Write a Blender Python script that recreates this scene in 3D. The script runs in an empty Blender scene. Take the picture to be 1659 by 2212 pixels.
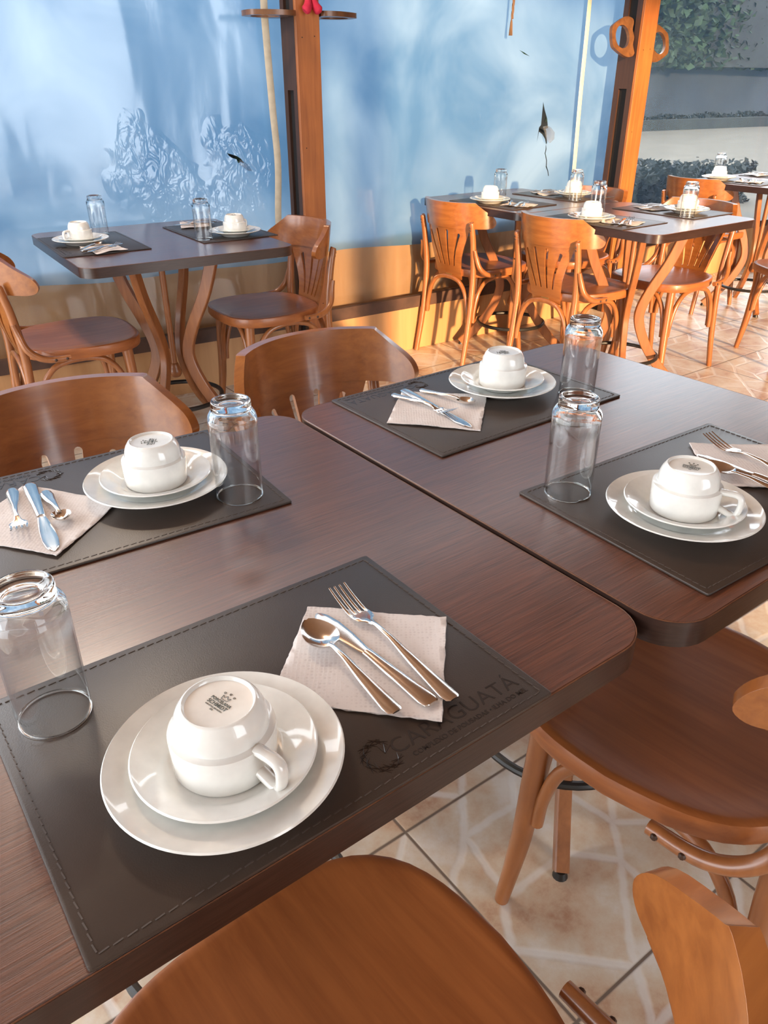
import bpy, bmesh, math, random
from mathutils import Vector, Matrix
from mathutils.geometry import delaunay_2d_cdt
random.seed(7)
C = bpy.context.scene.collection
R = math.radians
PI = math.pi

# ------------------------------------------------------------------ camera, light, exposure
cam_d = bpy.data.cameras.new('camera'); cam = bpy.data.objects.new('camera', cam_d); C.objects.link(cam)
cam_d.sensor_fit = 'VERTICAL'; cam_d.sensor_height = 36.0; cam_d.lens = 1659.4/2212*36.0
cam_d.clip_start = 0.02; cam_d.clip_end = 200
cam.location = (0, 0, 1.25)
cam.rotation_euler = (R(90)-0.5063, 0.001, 0)
bpy.context.scene.camera = cam

world = bpy.data.worlds.new('world'); bpy.context.scene.world = world
world.use_nodes = True
bg = world.node_tree.nodes['Background']
bg.inputs[0].default_value = (0.90, 0.95, 1.0, 1); bg.inputs[1].default_value = 2.6

sun_d = bpy.data.lights.new('sun', 'SUN'); sun = bpy.data.objects.new('sun', sun_d); C.objects.link(sun)
sun_d.energy = 4.4; sun_d.color = (1.0, 0.64, 0.33); sun_d.angle = R(1.5)
SUN_DIR = Vector((0.35, -0.94, 0.19))      # towards the low evening sun
sun.rotation_euler = SUN_DIR.to_track_quat('Z', 'Y').to_euler()

for lx in (-1.34, -1.16):                   # two small warm lamps under the ceiling
    ld = bpy.data.lights.new('ceiling_lamp', 'POINT'); lo = bpy.data.objects.new('ceiling_lamp_light', ld); C.objects.link(lo)
    lo.location = (lx, 2.6, 2.84); ld.energy = 17; ld.color = (1.0, 0.86, 0.68); ld.shadow_soft_size = 0.045

vs = bpy.context.scene.view_settings
vs.view_transform = 'Standard'; vs.look = 'None'; vs.gamma = 1.0; vs.use_curve_mapping = False
vs.exposure = 1.35

# ------------------------------------------------------------------ materials
def mat(name):
    m = bpy.data.materials.new(name); m.use_nodes = True
    nt = m.node_tree; return m, nt, nt.nodes['Principled BSDF']
def N(nt, t, **kw):
    n = nt.nodes.new(t)
    for k, v in kw.items():
        if k.startswith('i_'):
            key = k[2:]; key = int(key) if key.isdigit() else key.replace('_', ' ')
            n.inputs[key].default_value = v
        else: setattr(n, k, v)
    return n
def L(nt, a, b): nt.links.new(a, b)
def ramp(nt, stops):
    n = nt.nodes.new('ShaderNodeValToRGB'); e = n.color_ramp.elements
    e[0].position, e[0].color = stops[0][0], (*stops[0][1], 1)
    e[1].position, e[1].color = stops[1][0], (*stops[1][1], 1)
    for p, c in stops[2:]:
        x = e.new(p); x.color = (*c, 1)
    return n
def coords(nt, scale=(1, 1, 1), rot=(0, 0, 0), src='Object'):
    tc = nt.nodes.new('ShaderNodeTexCoord'); mp = nt.nodes.new('ShaderNodeMapping')
    mp.inputs['Scale'].default_value = scale; mp.inputs['Rotation'].default_value = rot
    L(nt, tc.outputs[src], mp.inputs[0]); return mp.outputs[0]
def bump(nt, h, strength, dist, bsdf):
    b = N(nt, 'ShaderNodeBump', i_Strength=strength, i_Distance=dist)
    L(nt, h, b.inputs['Height']); L(nt, b.outputs[0], bsdf.inputs['Normal']); return b

def wood(name, cols, scale, rough=0.4, coat=0.0, bumpd=0.0003, detail=6.0, coat_rough=0.15):
    m, nt, b = mat(name)
    co = coords(nt, scale)
    n1 = N(nt, 'ShaderNodeTexNoise', i_Scale=1.0, i_Detail=detail, i_Roughness=0.6, i_Distortion=0.4); L(nt, co, n1.inputs['Vector'])
    r = ramp(nt, [(0.30, cols[0]), (0.68, cols[1])]); L(nt, n1.outputs['Fac'], r.inputs[0])
    n2 = N(nt, 'ShaderNodeTexNoise', i_Scale=6.0, i_Detail=2.0)
    L(nt, coords(nt), n2.inputs['Vector'])
    mx = N(nt, 'ShaderNodeMixRGB', blend_type='MULTIPLY', i_Fac=0.5)
    r2 = ramp(nt, [(0.3, (0.7, 0.7, 0.7)), (0.7, (1.15, 1.15, 1.15))]); L(nt, n2.outputs['Fac'], r2.inputs[0])
    L(nt, r.outputs[0], mx.inputs[1]); L(nt, r2.outputs[0], mx.inputs[2])
    L(nt, mx.outputs[0], b.inputs['Base Color'])
    b.inputs['Roughness'].default_value = rough
    b.inputs['Coat Weight'].default_value = coat; b.inputs['Coat Roughness'].default_value = coat_rough
    if bumpd: bump(nt, n1.outputs['Fac'], 0.6, bumpd, b)
    return m
M = {}
M['tabletop'] = wood('dark_tabletop_wood', [(0.055, 0.015, 0.006), (0.150, 0.046, 0.019)], (14, 420, 14), rough=0.38, coat=0.75, bumpd=0.0006, coat_rough=0.22)
M['edge'] = wood('dark_edge_band', [(0.022, 0.010, 0.008), (0.045, 0.022, 0.016)], (20, 20, 300), rough=0.33, coat=0.3)
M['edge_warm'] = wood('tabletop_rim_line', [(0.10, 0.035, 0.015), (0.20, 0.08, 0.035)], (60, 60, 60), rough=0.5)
M['chair'] = wood('honey_stained_chair_wood', [(0.24, 0.075, 0.017), (0.36, 0.125, 0.030)], (3, 60, 60), rough=0.30, coat=0.8, bumpd=0.0001)
M['bent'] = wood('bentwood_varnished', [(0.25, 0.085, 0.025), (0.36, 0.13, 0.04)], (40, 40, 6), rough=0.33, coat=0.5, bumpd=0.0001)
M['seat'] = wood('seat_plywood', [(0.26, 0.076, 0.018), (0.37, 0.118, 0.030)], (70, 4, 70), rough=0.45, coat=0.30, bumpd=0.0001)
M['base_wood'] = wood('table_leg_wood', [(0.22, 0.075, 0.022), (0.33, 0.12, 0.038)], (50, 50, 5), rough=0.42, coat=0.25)
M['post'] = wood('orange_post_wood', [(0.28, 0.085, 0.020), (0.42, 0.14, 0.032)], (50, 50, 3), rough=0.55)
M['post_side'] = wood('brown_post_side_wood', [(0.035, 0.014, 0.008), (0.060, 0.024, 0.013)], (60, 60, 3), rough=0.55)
M['holder'] = wood('pot_holder_wood', [(0.11, 0.045, 0.018), (0.20, 0.085, 0.03)], (30, 30, 8), rough=0.4, coat=0.3)
M['ceiling'] = wood('ceiling_boards', [(0.20, 0.10, 0.05), (0.30, 0.16, 0.08)], (2, 60, 10), rough=0.6)

def simple(name, col, rough=0.5, metal=0.0, **kw):
    m, nt, b = mat(name)
    b.inputs['Base Color'].default_value = (*col, 1); b.inputs['Roughness'].default_value = rough
    b.inputs['Metallic'].default_value = metal
    for k, v in kw.items(): b.inputs[k.replace('_', ' ')].default_value = v
    # faint speckle keeps it procedural
    n = N(nt, 'ShaderNodeTexNoise', i_Scale=35.0, i_Detail=3.0); L(nt, coords(nt), n.inputs['Vector'])
    r = ramp(nt, [(0.3, tuple(c*0.9 for c in col)), (0.7, tuple(min(1, c*1.07) for c in col))])
    L(nt, n.outputs['Fac'], r.inputs[0]); L(nt, r.outputs[0], b.inputs['Base Color'])
    return m
M['porcelain'] = simple('white_porcelain', (0.82, 0.82, 0.78), 0.12, Coat_Weight=0.6, Coat_Roughness=0.03)
M['ink'] = simple('stamp_ink', (0.03, 0.04, 0.03), 0.5)
M['steel'] = simple('stainless_steel', (0.78, 0.74, 0.70), 0.14, 1.0)
M['iron'] = simple('black_iron', (0.014, 0.013, 0.012), 0.4)
M['black'] = simple('dark_groove', (0.004, 0.003, 0.003), 0.8)
M['stitch'] = simple('mat_thread', (0.075, 0.055, 0.045), 0.7)
M['deboss'] = simple('pressed_leather', (0.020, 0.013, 0.011), 0.3)
M['slotwood'] = simple('screw_plug', (0.05, 0.02, 0.01), 0.5)
M['brass'] = simple('brass_plate', (0.45, 0.30, 0.12), 0.35, 0.8)
M['pink'] = simple('magenta_felt', (0.50, 0.015, 0.05), 0.85)
M['tape'] = simple('beige_webbing', (0.62, 0.55, 0.42), 0.7)
M['tape_white'] = simple('cream_webbing', (0.72, 0.62, 0.45), 0.7)
M['rope'] = simple('jute_rope', (0.16, 0.09, 0.05), 0.9)
M['plaster'] = simple('cream_plaster', (0.55, 0.47, 0.38), 0.8)

def leather():
    m, nt, b = mat('dark_brown_leatherette')
    n = N(nt, 'ShaderNodeTexNoise', i_Scale=9.0, i_Detail=4.0); L(nt, coords(nt), n.inputs['Vector'])
    r = ramp(nt, [(0.3, (0.040, 0.028, 0.022)), (0.7, (0.058, 0.041, 0.032))]); L(nt, n.outputs['Fac'], r.inputs[0])
    L(nt, r.outputs[0], b.inputs['Base Color']); b.inputs['Roughness'].default_value = 0.40
    v = N(nt, 'ShaderNodeTexVoronoi', i_Scale=700.0); L(nt, coords(nt), v.inputs['Vector'])
    bump(nt, v.outputs['Distance'], 0.25, 0.0003, b); return m
M['leather'] = leather()

def napkin_mat():
    m, nt, b = mat('embossed_paper')
    b.inputs['Base Color'].default_value = (0.66, 0.60, 0.58, 1); b.inputs['Roughness'].default_value = 0.9
    v = N(nt, 'ShaderNodeTexVoronoi', i_Scale=230.0, i_Randomness=0.25); L(nt, coords(nt), v.inputs['Vector'])
    n = N(nt, 'ShaderNodeTexNoise', i_Scale=20.0); L(nt, coords(nt), n.inputs['Vector'])
    r = ramp(nt, [(0.25, (0.60, 0.54, 0.52)), (0.5, (0.70, 0.645, 0.62))]); L(nt, v.outputs['Distance'], r.inputs[0])
    L(nt, r.outputs[0], b.inputs['Base Color'])
    bump(nt, v.outputs['Distance'], 0.5, 0.0008, b); return m
M['napkin'] = napkin_mat()

def glass_mat():
    """thick base refracts; the thin side wall passes light straight through with edge reflections"""
    m = bpy.data.materials.new('clear_glass'); m.use_nodes = True; nt = m.node_tree
    nt.nodes.clear(); o = N(nt, 'ShaderNodeOutputMaterial'); g = N(nt, 'ShaderNodeBsdfGlass', i_IOR=1.47, i_Roughness=0.0)
    g.inputs['Color'].default_value = (0.985, 0.99, 0.985, 1)
    tr = N(nt, 'ShaderNodeBsdfTransparent'); tr.inputs[0].default_value = (0.985, 0.99, 0.99, 1); gl = N(nt, 'ShaderNodeBsdfGlossy', i_Roughness=0.02)
    ge = N(nt, 'ShaderNodeNewGeometry'); dt = N(nt, 'ShaderNodeVectorMath', operation='DOT_PRODUCT'); L(nt, ge.outputs['Normal'], dt.inputs[0]); L(nt, ge.outputs['Incoming'], dt.inputs[1])
    ab = N(nt, 'ShaderNodeMath', operation='ABSOLUTE'); L(nt, dt.outputs['Value'], ab.inputs[0])
    iv = N(nt, 'ShaderNodeMath', operation='SUBTRACT', i_0=1.0); L(nt, ab.outputs[0], iv.inputs[1])
    pw = N(nt, 'ShaderNodeMath', operation='POWER', i_1=2.6); L(nt, iv.outputs[0], pw.inputs[0])
    fr = N(nt, 'ShaderNodeMath', operation='MULTIPLY_ADD', i_1=0.70, i_2=0.06); L(nt, pw.outputs[0], fr.inputs[0])
    mt = N(nt, 'ShaderNodeMixShader'); L(nt, fr.outputs[0], mt.inputs[0]); L(nt, tr.outputs[0], mt.inputs[1]); L(nt, gl.outputs[0], mt.inputs[2])
    tc = N(nt, 'ShaderNodeTexCoord'); sp = N(nt, 'ShaderNodeSeparateXYZ'); L(nt, tc.outputs['Object'], sp.inputs[0])
    mr = N(nt, 'ShaderNodeMapRange'); mr.interpolation_type = 'SMOOTHSTEP'; L(nt, sp.outputs[2], mr.inputs[0]); mr.inputs[1].default_value = 0.085; mr.inputs[2].default_value = 0.112
    lt = N(nt, 'ShaderNodeMath', operation='LESS_THAN', i_1=0.0022); L(nt, sp.outputs[2], lt.inputs[0])
    gt = N(nt, 'ShaderNodeMath', operation='MAXIMUM'); L(nt, mr.outputs[0], gt.inputs[0]); L(nt, lt.outputs[0], gt.inputs[1])
    mx = N(nt, 'ShaderNodeMixShader'); L(nt, gt.outputs[0], mx.inputs[0]); L(nt, mt.outputs[0], mx.inputs[1]); L(nt, g.outputs[0], mx.inputs[2])
    L(nt, mx.outputs[0], o.inputs[0]); return m
M['glass'] = glass_mat()

PUCKERS = [(-0.987, 3.449, 0.96), (-0.90, 3.50, 0.86), (-0.627, 3.674, 0.94), (-0.66, 3.655, 0.80), (0.563, 4.522, 1.07), (1.82, 5.45, 0.57)]
def sheet_mat(name, col, thick, clear, bumps=1.0, rough=0.12):
    """plastic sheeting: milky translucent body, glossy wrinkled skin, 'clear' = share that lets the view through"""
    m = bpy.data.materials.new(name); m.use_nodes = True; nt = m.node_tree; nt.nodes.clear()
    o = N(nt, 'ShaderNodeOutputMaterial')
    co = coords(nt)
    n = N(nt, 'ShaderNodeTexNoise', i_Scale=1.7, i_Detail=4.0, i_Distortion=0.6); L(nt, co, n.inputs['Vector'])
    r = ramp(nt, [(0.34, (col[0]*0.62, col[1]*0.75, col[2]*0.88)), (0.70, tuple(min(1, c*1.10+0.085) for c in col))]); L(nt, n.outputs['Fac'], r.inputs[0])
    d = N(nt, 'ShaderNodeBsdfDiffuse'); t = N(nt, 'ShaderNodeBsdfTranslucent')
    L(nt, r.outputs[0], d.inputs[0]); L(nt, r.outputs[0], t.inputs[0])
    mx = N(nt, 'ShaderNodeMixShader', i_0=thick); L(nt, t.outputs[0], mx.inputs[1]); L(nt, d.outputs[0], mx.inputs[2])
    tr = N(nt, 'ShaderNodeBsdfTransparent'); tr.inputs[0].default_value = (0.86, 0.90, 0.93, 1)
    mc = N(nt, 'ShaderNodeMixShader', i_0=clear); L(nt, mx.outputs[0], mc.inputs[1]); L(nt, tr.outputs[0], mc.inputs[2])
    gl = N(nt, 'ShaderNodeBsdfGlossy', i_Roughness=rough)
    ge = N(nt, 'ShaderNodeNewGeometry'); dt = N(nt, 'ShaderNodeVectorMath', operation='DOT_PRODUCT'); L(nt, ge.outputs['Normal'], dt.inputs[0]); L(nt, ge.outputs['Incoming'], dt.inputs[1])
    ab = N(nt, 'ShaderNodeMath', operation='ABSOLUTE'); L(nt, dt.outputs['Value'], ab.inputs[0])
    iv = N(nt, 'ShaderNodeMath', operation='SUBTRACT', i_0=1.0); L(nt, ab.outputs[0], iv.inputs[1])
    pw = N(nt, 'ShaderNodeMath', operation='POWER', i_1=5.0); L(nt, iv.outputs[0], pw.inputs[0])
    fr = N(nt, 'ShaderNodeMath', operation='MULTIPLY_ADD', i_1=0.8, i_2=0.07); L(nt, pw.outputs[0], fr.inputs[0])
    mg = N(nt, 'ShaderNodeMixShader'); L(nt, fr.outputs[0], mg.inputs[0]); L(nt, mc.outputs[0], mg.inputs[1]); L(nt, gl.outputs[0], mg.inputs[2])
    # vertical soft folds plus scattered small puckers
    n2 = N(nt, 'ShaderNodeTexNoise', i_Scale=1.0, i_Detail=1.5, i_Distortion=0.4); L(nt, coords(nt, (4, 4, 1.2)), n2.inputs['Vector'])
    n3 = N(nt, 'ShaderNodeTexNoise', i_Scale=24.0, i_Detail=2.0, i_Distortion=1.0); L(nt, coords(nt, (1, 1, 0.6)), n3.inputs['Vector'])
    dm = None
    for px, py, pz in PUCKERS:                      # spots where the sheet is pinched and wrinkled
        vd = N(nt, 'ShaderNodeVectorMath', operation='DISTANCE'); L(nt, co, vd.inputs[0]); vd.inputs[1].default_value = (px, py, pz)
        if dm is None: dm = vd.outputs['Value']
        else:
            mn = N(nt, 'ShaderNodeMath', operation='MINIMUM'); L(nt, dm, mn.inputs[0]); L(nt, vd.outputs['Value'], mn.inputs[1]); dm = mn.outputs[0]
    n4 = N(nt, 'ShaderNodeTexNoise', i_Scale=9.0, i_Detail=1.0); L(nt, co, n4.inputs['Vector'])
    da = N(nt, 'ShaderNodeMath', operation='MULTIPLY_ADD', i_1=-0.25); L(nt, n4.outputs['Fac'], da.inputs[0]); L(nt, dm, da.inputs[2])
    mk = ramp(nt, [(0.0, (0.5, 0.5, 0.5)), (0.05, (0.012, 0.012, 0.012))]); L(nt, da.outputs[0], mk.inputs[0])
    ad = N(nt, 'ShaderNodeMath', operation='MULTIPLY_ADD'); L(nt, n3.outputs['Fac'], ad.inputs[0]); L(nt, mk.outputs[0], ad.inputs[1]); L(nt, n2.outputs['Fac'], ad.inputs[2])
    bp = N(nt, 'ShaderNodeBump', i_Strength=0.8*bumps, i_Distance=0.03); L(nt, ad.outputs[0], bp.inputs['Height'])
    L(nt, bp.outputs[0], gl.inputs['Normal'])
    L(nt, mg.outputs[0], o.inputs[0]); return m
M['blue_sheet'] = sheet_mat('blue_plastic_sheeting', (0.135, 0.240, 0.350), 0.50, 0.0, 0.8, 0.13)
M['clear_sheet'] = sheet_mat('clear_plastic_sheeting', (0.40, 0.38, 0.36), 0.5, 0.84, 0.9, 0.10)
M['hazy_sheet'] = sheet_mat('hazy_clear_plastic_sheeting', (0.10, 0.22, 0.34), 0.5, 0.86, 0.6, 0.12)

def floor_mat():
    m, nt, b = mat('beige_relief_floor_tile')
    T = 0.4245
    tc = N(nt, 'ShaderNodeTexCoord')
    mp = N(nt, 'ShaderNodeMapping', vector_type='TEXTURE')
    mp.inputs['Location'].default_value = (0.040, 0.989, 0); mp.inputs['Rotation'].default_value = (0, 0, R(36.6)); mp.inputs['Scale'].default_value = (T, T, 1)
    L(nt, tc.outputs['Object'], mp.inputs[0])
    sp = N(nt, 'ShaderNodeSeparateXYZ'); L(nt, mp.outputs[0], sp.inputs[0])
    wob = N(nt, 'ShaderNodeTexNoise', i_Scale=7.0, i_Detail=2.0); L(nt, mp.outputs[0], wob.inputs['Vector'])
    def MATH(op, a, b_=None, c=None):
        n = N(nt, 'ShaderNodeMath', operation=op)
        for i, v in enumerate((a, b_, c)):
            if v is None: continue
            if isinstance(v, (int, float)): n.inputs[i].default_value = v
            else: L(nt, v, n.inputs[i])
        return n.outputs[0]
    u = MATH('FRACT', sp.outputs[0]); v = MATH('FRACT', sp.outputs[1])
    w_ = MATH('MULTIPLY', MATH('SUBTRACT', wob.outputs['Fac'], 0.5), 0.035)
    uw = MATH('ADD', u, w_); vw = MATH('SUBTRACT', v, w_)
    segs = [((.2,.82),(.49,.82)), ((.49,.82),(.68,1.0)), ((.2,.82),(.16,.54)), ((.16,.54),(0,.33)), ((.17,.5),(.5,.5)), ((.5,.5),(.66,.33)),
            ((.66,.33),(.8,.47)), ((.66,.33),(.33,0)), ((0,.33),(.33,0)), ((.8,.47),(1,.33)), ((.8,.47),(1,.68)), ((.66,.33),(.66,.18)), ((.66,.18),(.68,0)),
            ((0,.68),(.2,.82)), ((.2,.82),(.33,1.0)), ((.8,.47),(.74,.78)), ((.49,.82),(.74,.78)), ((.74,.78),(1,1))]
    dmin = None
    for (ax, ay), (bx, by) in segs:
        dx, dy = bx-ax, by-ay; l2 = dx*dx+dy*dy
        pu = MATH('SUBTRACT', uw, ax); pv = MATH('SUBTRACT', vw, ay)
        t = MATH('ADD', MATH('MULTIPLY', pu, dx/l2), MATH('MULTIPLY', pv, dy/l2))
        cl = N(nt, 'ShaderNodeClamp'); L(nt, t, cl.inputs[0]); t = cl.outputs[0]
        ex = MATH('SUBTRACT', pu, MATH('MULTIPLY', t, dx)); ey = MATH('SUBTRACT', pv, MATH('MULTIPLY', t, dy))
        d2 = MATH('ADD', MATH('MULTIPLY', ex, ex), MATH('MULTIPLY', ey, ey))
        dmin = d2 if dmin is None else MATH('MINIMUM', dmin, d2)
    d = MATH('SQRT', dmin)
    relief = ramp(nt, [(0.010, (1, 1, 1)), (0.024, (0, 0, 0))]); L(nt, d, relief.inputs[0])
    eu = MATH('MINIMUM', u, MATH('SUBTRACT', 1.0, u)); ev = MATH('MINIMUM', v, MATH('SUBTRACT', 1.0, v))
    e = MATH('MINIMUM', eu, ev)
    joint = ramp(nt, [(0.0055, (1, 1, 1)), (0.0085, (0, 0, 0))]); L(nt, e, joint.inputs[0])
    n1 = N(nt, 'ShaderNodeTexNoise', i_Scale=2.6, i_Detail=7.0, i_Roughness=0.65); L(nt, mp.outputs[0], n1.inputs['Vector'])
    c1 = ramp(nt, [(0.36, (0.42, 0.24, 0.15)), (0.45, (0.55, 0.40, 0.28)), (0.53, (0.60, 0.50, 0.38)), (0.64, (0.66, 0.61, 0.54))]); L(nt, n1.outputs['Fac'], c1.inputs[0])
    m1 = N(nt, 'ShaderNodeMixRGB'); L(nt, relief.outputs[0], m1.inputs[0]); L(nt, c1.outputs[0], m1.inputs[1]); m1.inputs[2].default_value = (0.72, 0.70, 0.66, 1)
    m1f = N(nt, 'ShaderNodeMath', operation='MULTIPLY', i_1=0.6); L(nt, relief.outputs[0], m1f.inputs[0]); L(nt, m1f.outputs[0], m1.inputs[0])
    m2 = N(nt, 'ShaderNodeMixRGB'); L(nt, joint.outputs[0], m2.inputs[0]); L(nt, m1.outputs[0], m2.inputs[1]); m2.inputs[2].default_value = (0.17, 0.13, 0.10, 1)
    L(nt, m2.outputs[0], b.inputs['Base Color'])
    b.inputs['Roughness'].default_value = 0.33
    n2 = N(nt, 'ShaderNodeTexNoise', i_Scale=30.0, i_Detail=4.0); L(nt, mp.outputs[0], n2.inputs['Vector'])
    h = MATH('SUBTRACT', MATH('MULTIPLY', n2.outputs['Fac'], 0.25), MATH('ADD', MATH('MULTIPLY', relief.outputs[0], 0.35), joint.outputs[0]))
    bump(nt, h, 0.5, 0.003, b); return m
M['floor'] = floor_mat()

def lowwall_mat():
    m, nt, b = mat('tan_painted_panelling')
    n = N(nt, 'ShaderNodeTexNoise', i_Scale=1.0, i_Detail=4.0); L(nt, coords(nt, (16, 16, 1.2)), n.inputs['Vector'])
    r = ramp(nt, [(0.3, (0.42, 0.21, 0.085)), (0.7, (0.56, 0.31, 0.14))]); L(nt, n.outputs['Fac'], r.inputs[0]); L(nt, r.outputs[0], b.inputs['Base Color'])
    b.inputs['Roughness'].default_value = 0.45; return m
M['lowwall'] = lowwall_mat()
def noisy(name, c0, c1, scale, rough=0.9, bd=0.0):
    m, nt, b = mat(name)
    n = N(nt, 'ShaderNodeTexNoise', i_Scale=scale, i_Detail=6.0); L(nt, coords(nt), n.inputs['Vector'])
    r = ramp(nt, [(0.35, c0), (0.65, c1)]); L(nt, n.outputs['Fac'], r.inputs[0]); L(nt, r.outputs[0], b.inputs['Base Color'])
    b.inputs['Roughness'].default_value = rough
    if bd: bump(nt, n.outputs['Fac'], 0.6, bd, b)
    return m
M['pavement'] = noisy('sandy_pavement', (0.075, 0.064, 0.048), (0.10, 0.086, 0.066), 1.5)
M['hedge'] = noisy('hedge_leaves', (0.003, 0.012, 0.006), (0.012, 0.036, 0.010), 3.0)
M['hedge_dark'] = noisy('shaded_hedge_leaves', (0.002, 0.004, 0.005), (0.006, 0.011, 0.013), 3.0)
M['slate'] = noisy('slate_boundary_wall', (0.008, 0.014, 0.024), (0.014, 0.023, 0.038), 0.8)
M['flower'] = simple('red_flower', (0.7, 0.03, 0.08), 0.7)
M['bar'] = noisy('dark_bottom_rail', (0.05, 0.025, 0.018), (0.09, 0.045, 0.03), 12, 0.6)

# ------------------------------------------------------------------ mesh helpers
def obj(name, bm, m, parent=None, smooth=True, ang=35):
    bmesh.ops.remove_doubles(bm, verts=bm.verts, dist=1e-6)
    bmesh.ops.recalc_face_normals(bm, faces=bm.faces)
    me = bpy.data.meshes.new(name); bm.to_mesh(me); bm.free()
    me.materials.append(m)
    o = bpy.data.objects.new(name, me); C.objects.link(o)
    if parent: o.parent = parent
    if smooth: me.shade_smooth(); me.set_sharp_from_angle(angle=R(ang))
    return o
def thing(name, label, cat, loc=(0, 0, 0), rz=0.0, group=None):
    o = bpy.data.objects.new(name, None); C.objects.link(o); o.location = loc; o.rotation_euler = (0, 0, rz)
    o.empty_display_size = 0.05
    o['label'] = label; o['category'] = cat
    if group: o['group'] = group
    return o
def tag(o, label, cat, group=None):
    o['label'] = label; o['category'] = cat
    if group: o['group'] = group
    return o
def struct(o): o['kind'] = 'structure'; return o
def kids(o): return [c for c in bpy.data.objects if c.parent == o]
def dup(o, loc, rz, label, group=None, kd=None):
    def rec(s, p):
        c = s.copy(); C.objects.link(c)
        if p: c.parent = p
        for ch in KIDS[s.name]: rec(ch, c)
        return c
    KIDS = {}
    def idx(s):
        KIDS[s.name] = list(s.children)
        for ch in s.children: idx(ch)
    idx(o)
    c = rec(o, None); c.location = loc; c.rotation_euler = (0, 0, rz); c['label'] = label
    if group: c['group'] = group
    return c
def box(bm, x0, x1, y0, y1, z0, z1, mtx=None):
    vs_ = [bm.verts.new((x, y, z)) for x in (x0, x1) for y in (y0, y1) for z in (z0, z1)]
    for f in ((0,1,3,2),(4,6,7,5),(0,4,5,1),(2,3,7,6),(0,2,6,4),(1,5,7,3)): bm.faces.new([vs_[i] for i in f])
    if mtx: bmesh.ops.transform(bm, matrix=mtx, verts=vs_)
    return vs_
def catmull(pts, n=6):
    pts = [Vector(p) for p in pts]; out = []
    P = [pts[0]*2-pts[1]] + pts + [pts[-1]*2-pts[-2]]
    for i in range(1, len(P)-2):
        for k in range(n):
            t = k/n; a, b, c, d = P[i-1:i+3]
            out.append(0.5*((2*b)+(c-a)*t+(2*a-5*b+4*c-d)*t*t+(3*b-a-3*c+d)*t*t*t))
    out.append(pts[-1]); return out
def tube(bm, pts, rad, seg=12, cap=True, flat=1.0, up=None):
    """round (or flattened) bar along pts; rad a number or a list"""
    pts = [Vector(p) for p in pts]; n = len(pts)
    if not isinstance(rad, (list, tuple)): rad = [rad]*n
    elif len(rad) != n:
        rr = []; 
        for i in range(n):
            t = i/(n-1)*(len(rad)-1); k = min(int(t), len(rad)-2); rr.append(rad[k]*(1-(t-k))+rad[k+1]*(t-k))
        rad = rr
    ref = Vector(up) if up else Vector((0.13, 0.21, 1)).normalized()
    rings = []; U = None
    for i, p in enumerate(pts):
        t = (pts[min(i+1, n-1)]-pts[max(i-1, 0)]).normalized()
        if U is None or up:
            U = ref - t*ref.dot(t)
            if U.length < 1e-3: U = Vector((1, 0, 0)) - t*t.x
        else: U = U - t*U.dot(t)
        U.normalize(); V = t.cross(U)
        rings.append([bm.verts.new(p + (U*math.cos(2*PI*k/seg)*flat + V*math.sin(2*PI*k/seg))*rad[i]) for k in range(seg)])
    for a, b in zip(rings, rings[1:]):
        for k in range(seg): bm.faces.new((a[k], a[(k+1) % seg], b[(k+1) % seg], b[k]))
    if cap: bm.faces.new(rings[0][::-1]); bm.faces.new(rings[-1])
def lathe(bm, prof, seg=64, closed=False):
    """prof list of (r,z); r=0 ends become poles"""
    rings = []
    for r, z in prof:
        rings.append([bm.verts.new((0, 0, z))] if r < 1e-7 else [bm.verts.new((r*math.cos(2*PI*k/seg), r*math.sin(2*PI*k/seg), z)) for k in range(seg)])
    pr = list(zip(rings, rings[1:]))
    if closed: pr.append((rings[-1], rings[0]))
    for a, b in pr:
        for k in range(seg):
            k2 = (k+1) % seg
            if len(a) == 1 and len(b) == 1: continue
            if len(a) == 1: bm.faces.new((a[0], b[k2], b[k]))
            elif len(b) == 1: bm.faces.new((a[k], a[k2], b[0]))
            else: bm.faces.new((a[k], a[k2], b[k2], b[k]))
def smooth2(prof, n=4):
    return [(max(0, p.x), p.z) for p in catmull([(r, 0, z) for r, z in prof], n)]
def prism(bm, poly, z0, z1, bev=0.0, nb=2):
    """vertical prism from a CCW outline; small rounded top and bottom edges by inset"""
    n = len(poly); P = [Vector(p) for p in poly]
    def inset(d):
        out = []
        for i in range(n):
            a, b, c = P[i-1], P[i], P[(i+1) % n]
            e1 = (b-a).normalized(); e2 = (c-b).normalized()
            n1 = Vector((-e1.y, e1.x)); n2 = Vector((-e2.y, e2.x)); m_ = (n1+n2); m_.normalize()
            out.append(b + m_*(d/max(0.3, m_.dot(n1))))
        return out
    lev = []
    if bev:
        for k in range(nb+1):
            a = PI/2*k/nb; lev.append((bev*(1-math.sin(a)), z0+bev*(1-math.cos(a))))
        for k in range(nb+1):
            a = PI/2*k/nb; lev.append((bev*(1-math.cos(a)), z1-bev*(1-math.sin(a))))
    else: lev = [(0, z0), (0, z1)]
    rings = [[bm.verts.new((p.x, p.y, z)) for p in inset(d)] for d, z in lev]
    for a, b in zip(rings, rings[1:]):
        for k in range(n): bm.faces.new((a[k], a[(k+1) % n], b[(k+1) % n], b[k]))
    bm.faces.new(rings[0][::-1]); bm.faces.new(rings[-1])
def rrect(w, d, r, seg=8):
    out = []
    for cx, cy, a0 in ((w/2-r, -d/2+r, -PI/2), (w/2-r, d/2-r, 0), (-w/2+r, d/2-r, PI/2), (-w/2+r, -d/2+r, PI)):
        for k in range(seg+1):
            a = a0+PI/2*k/seg; out.append((cx+r*math.cos(a), cy+r*math.sin(a)))
    return out
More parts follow.
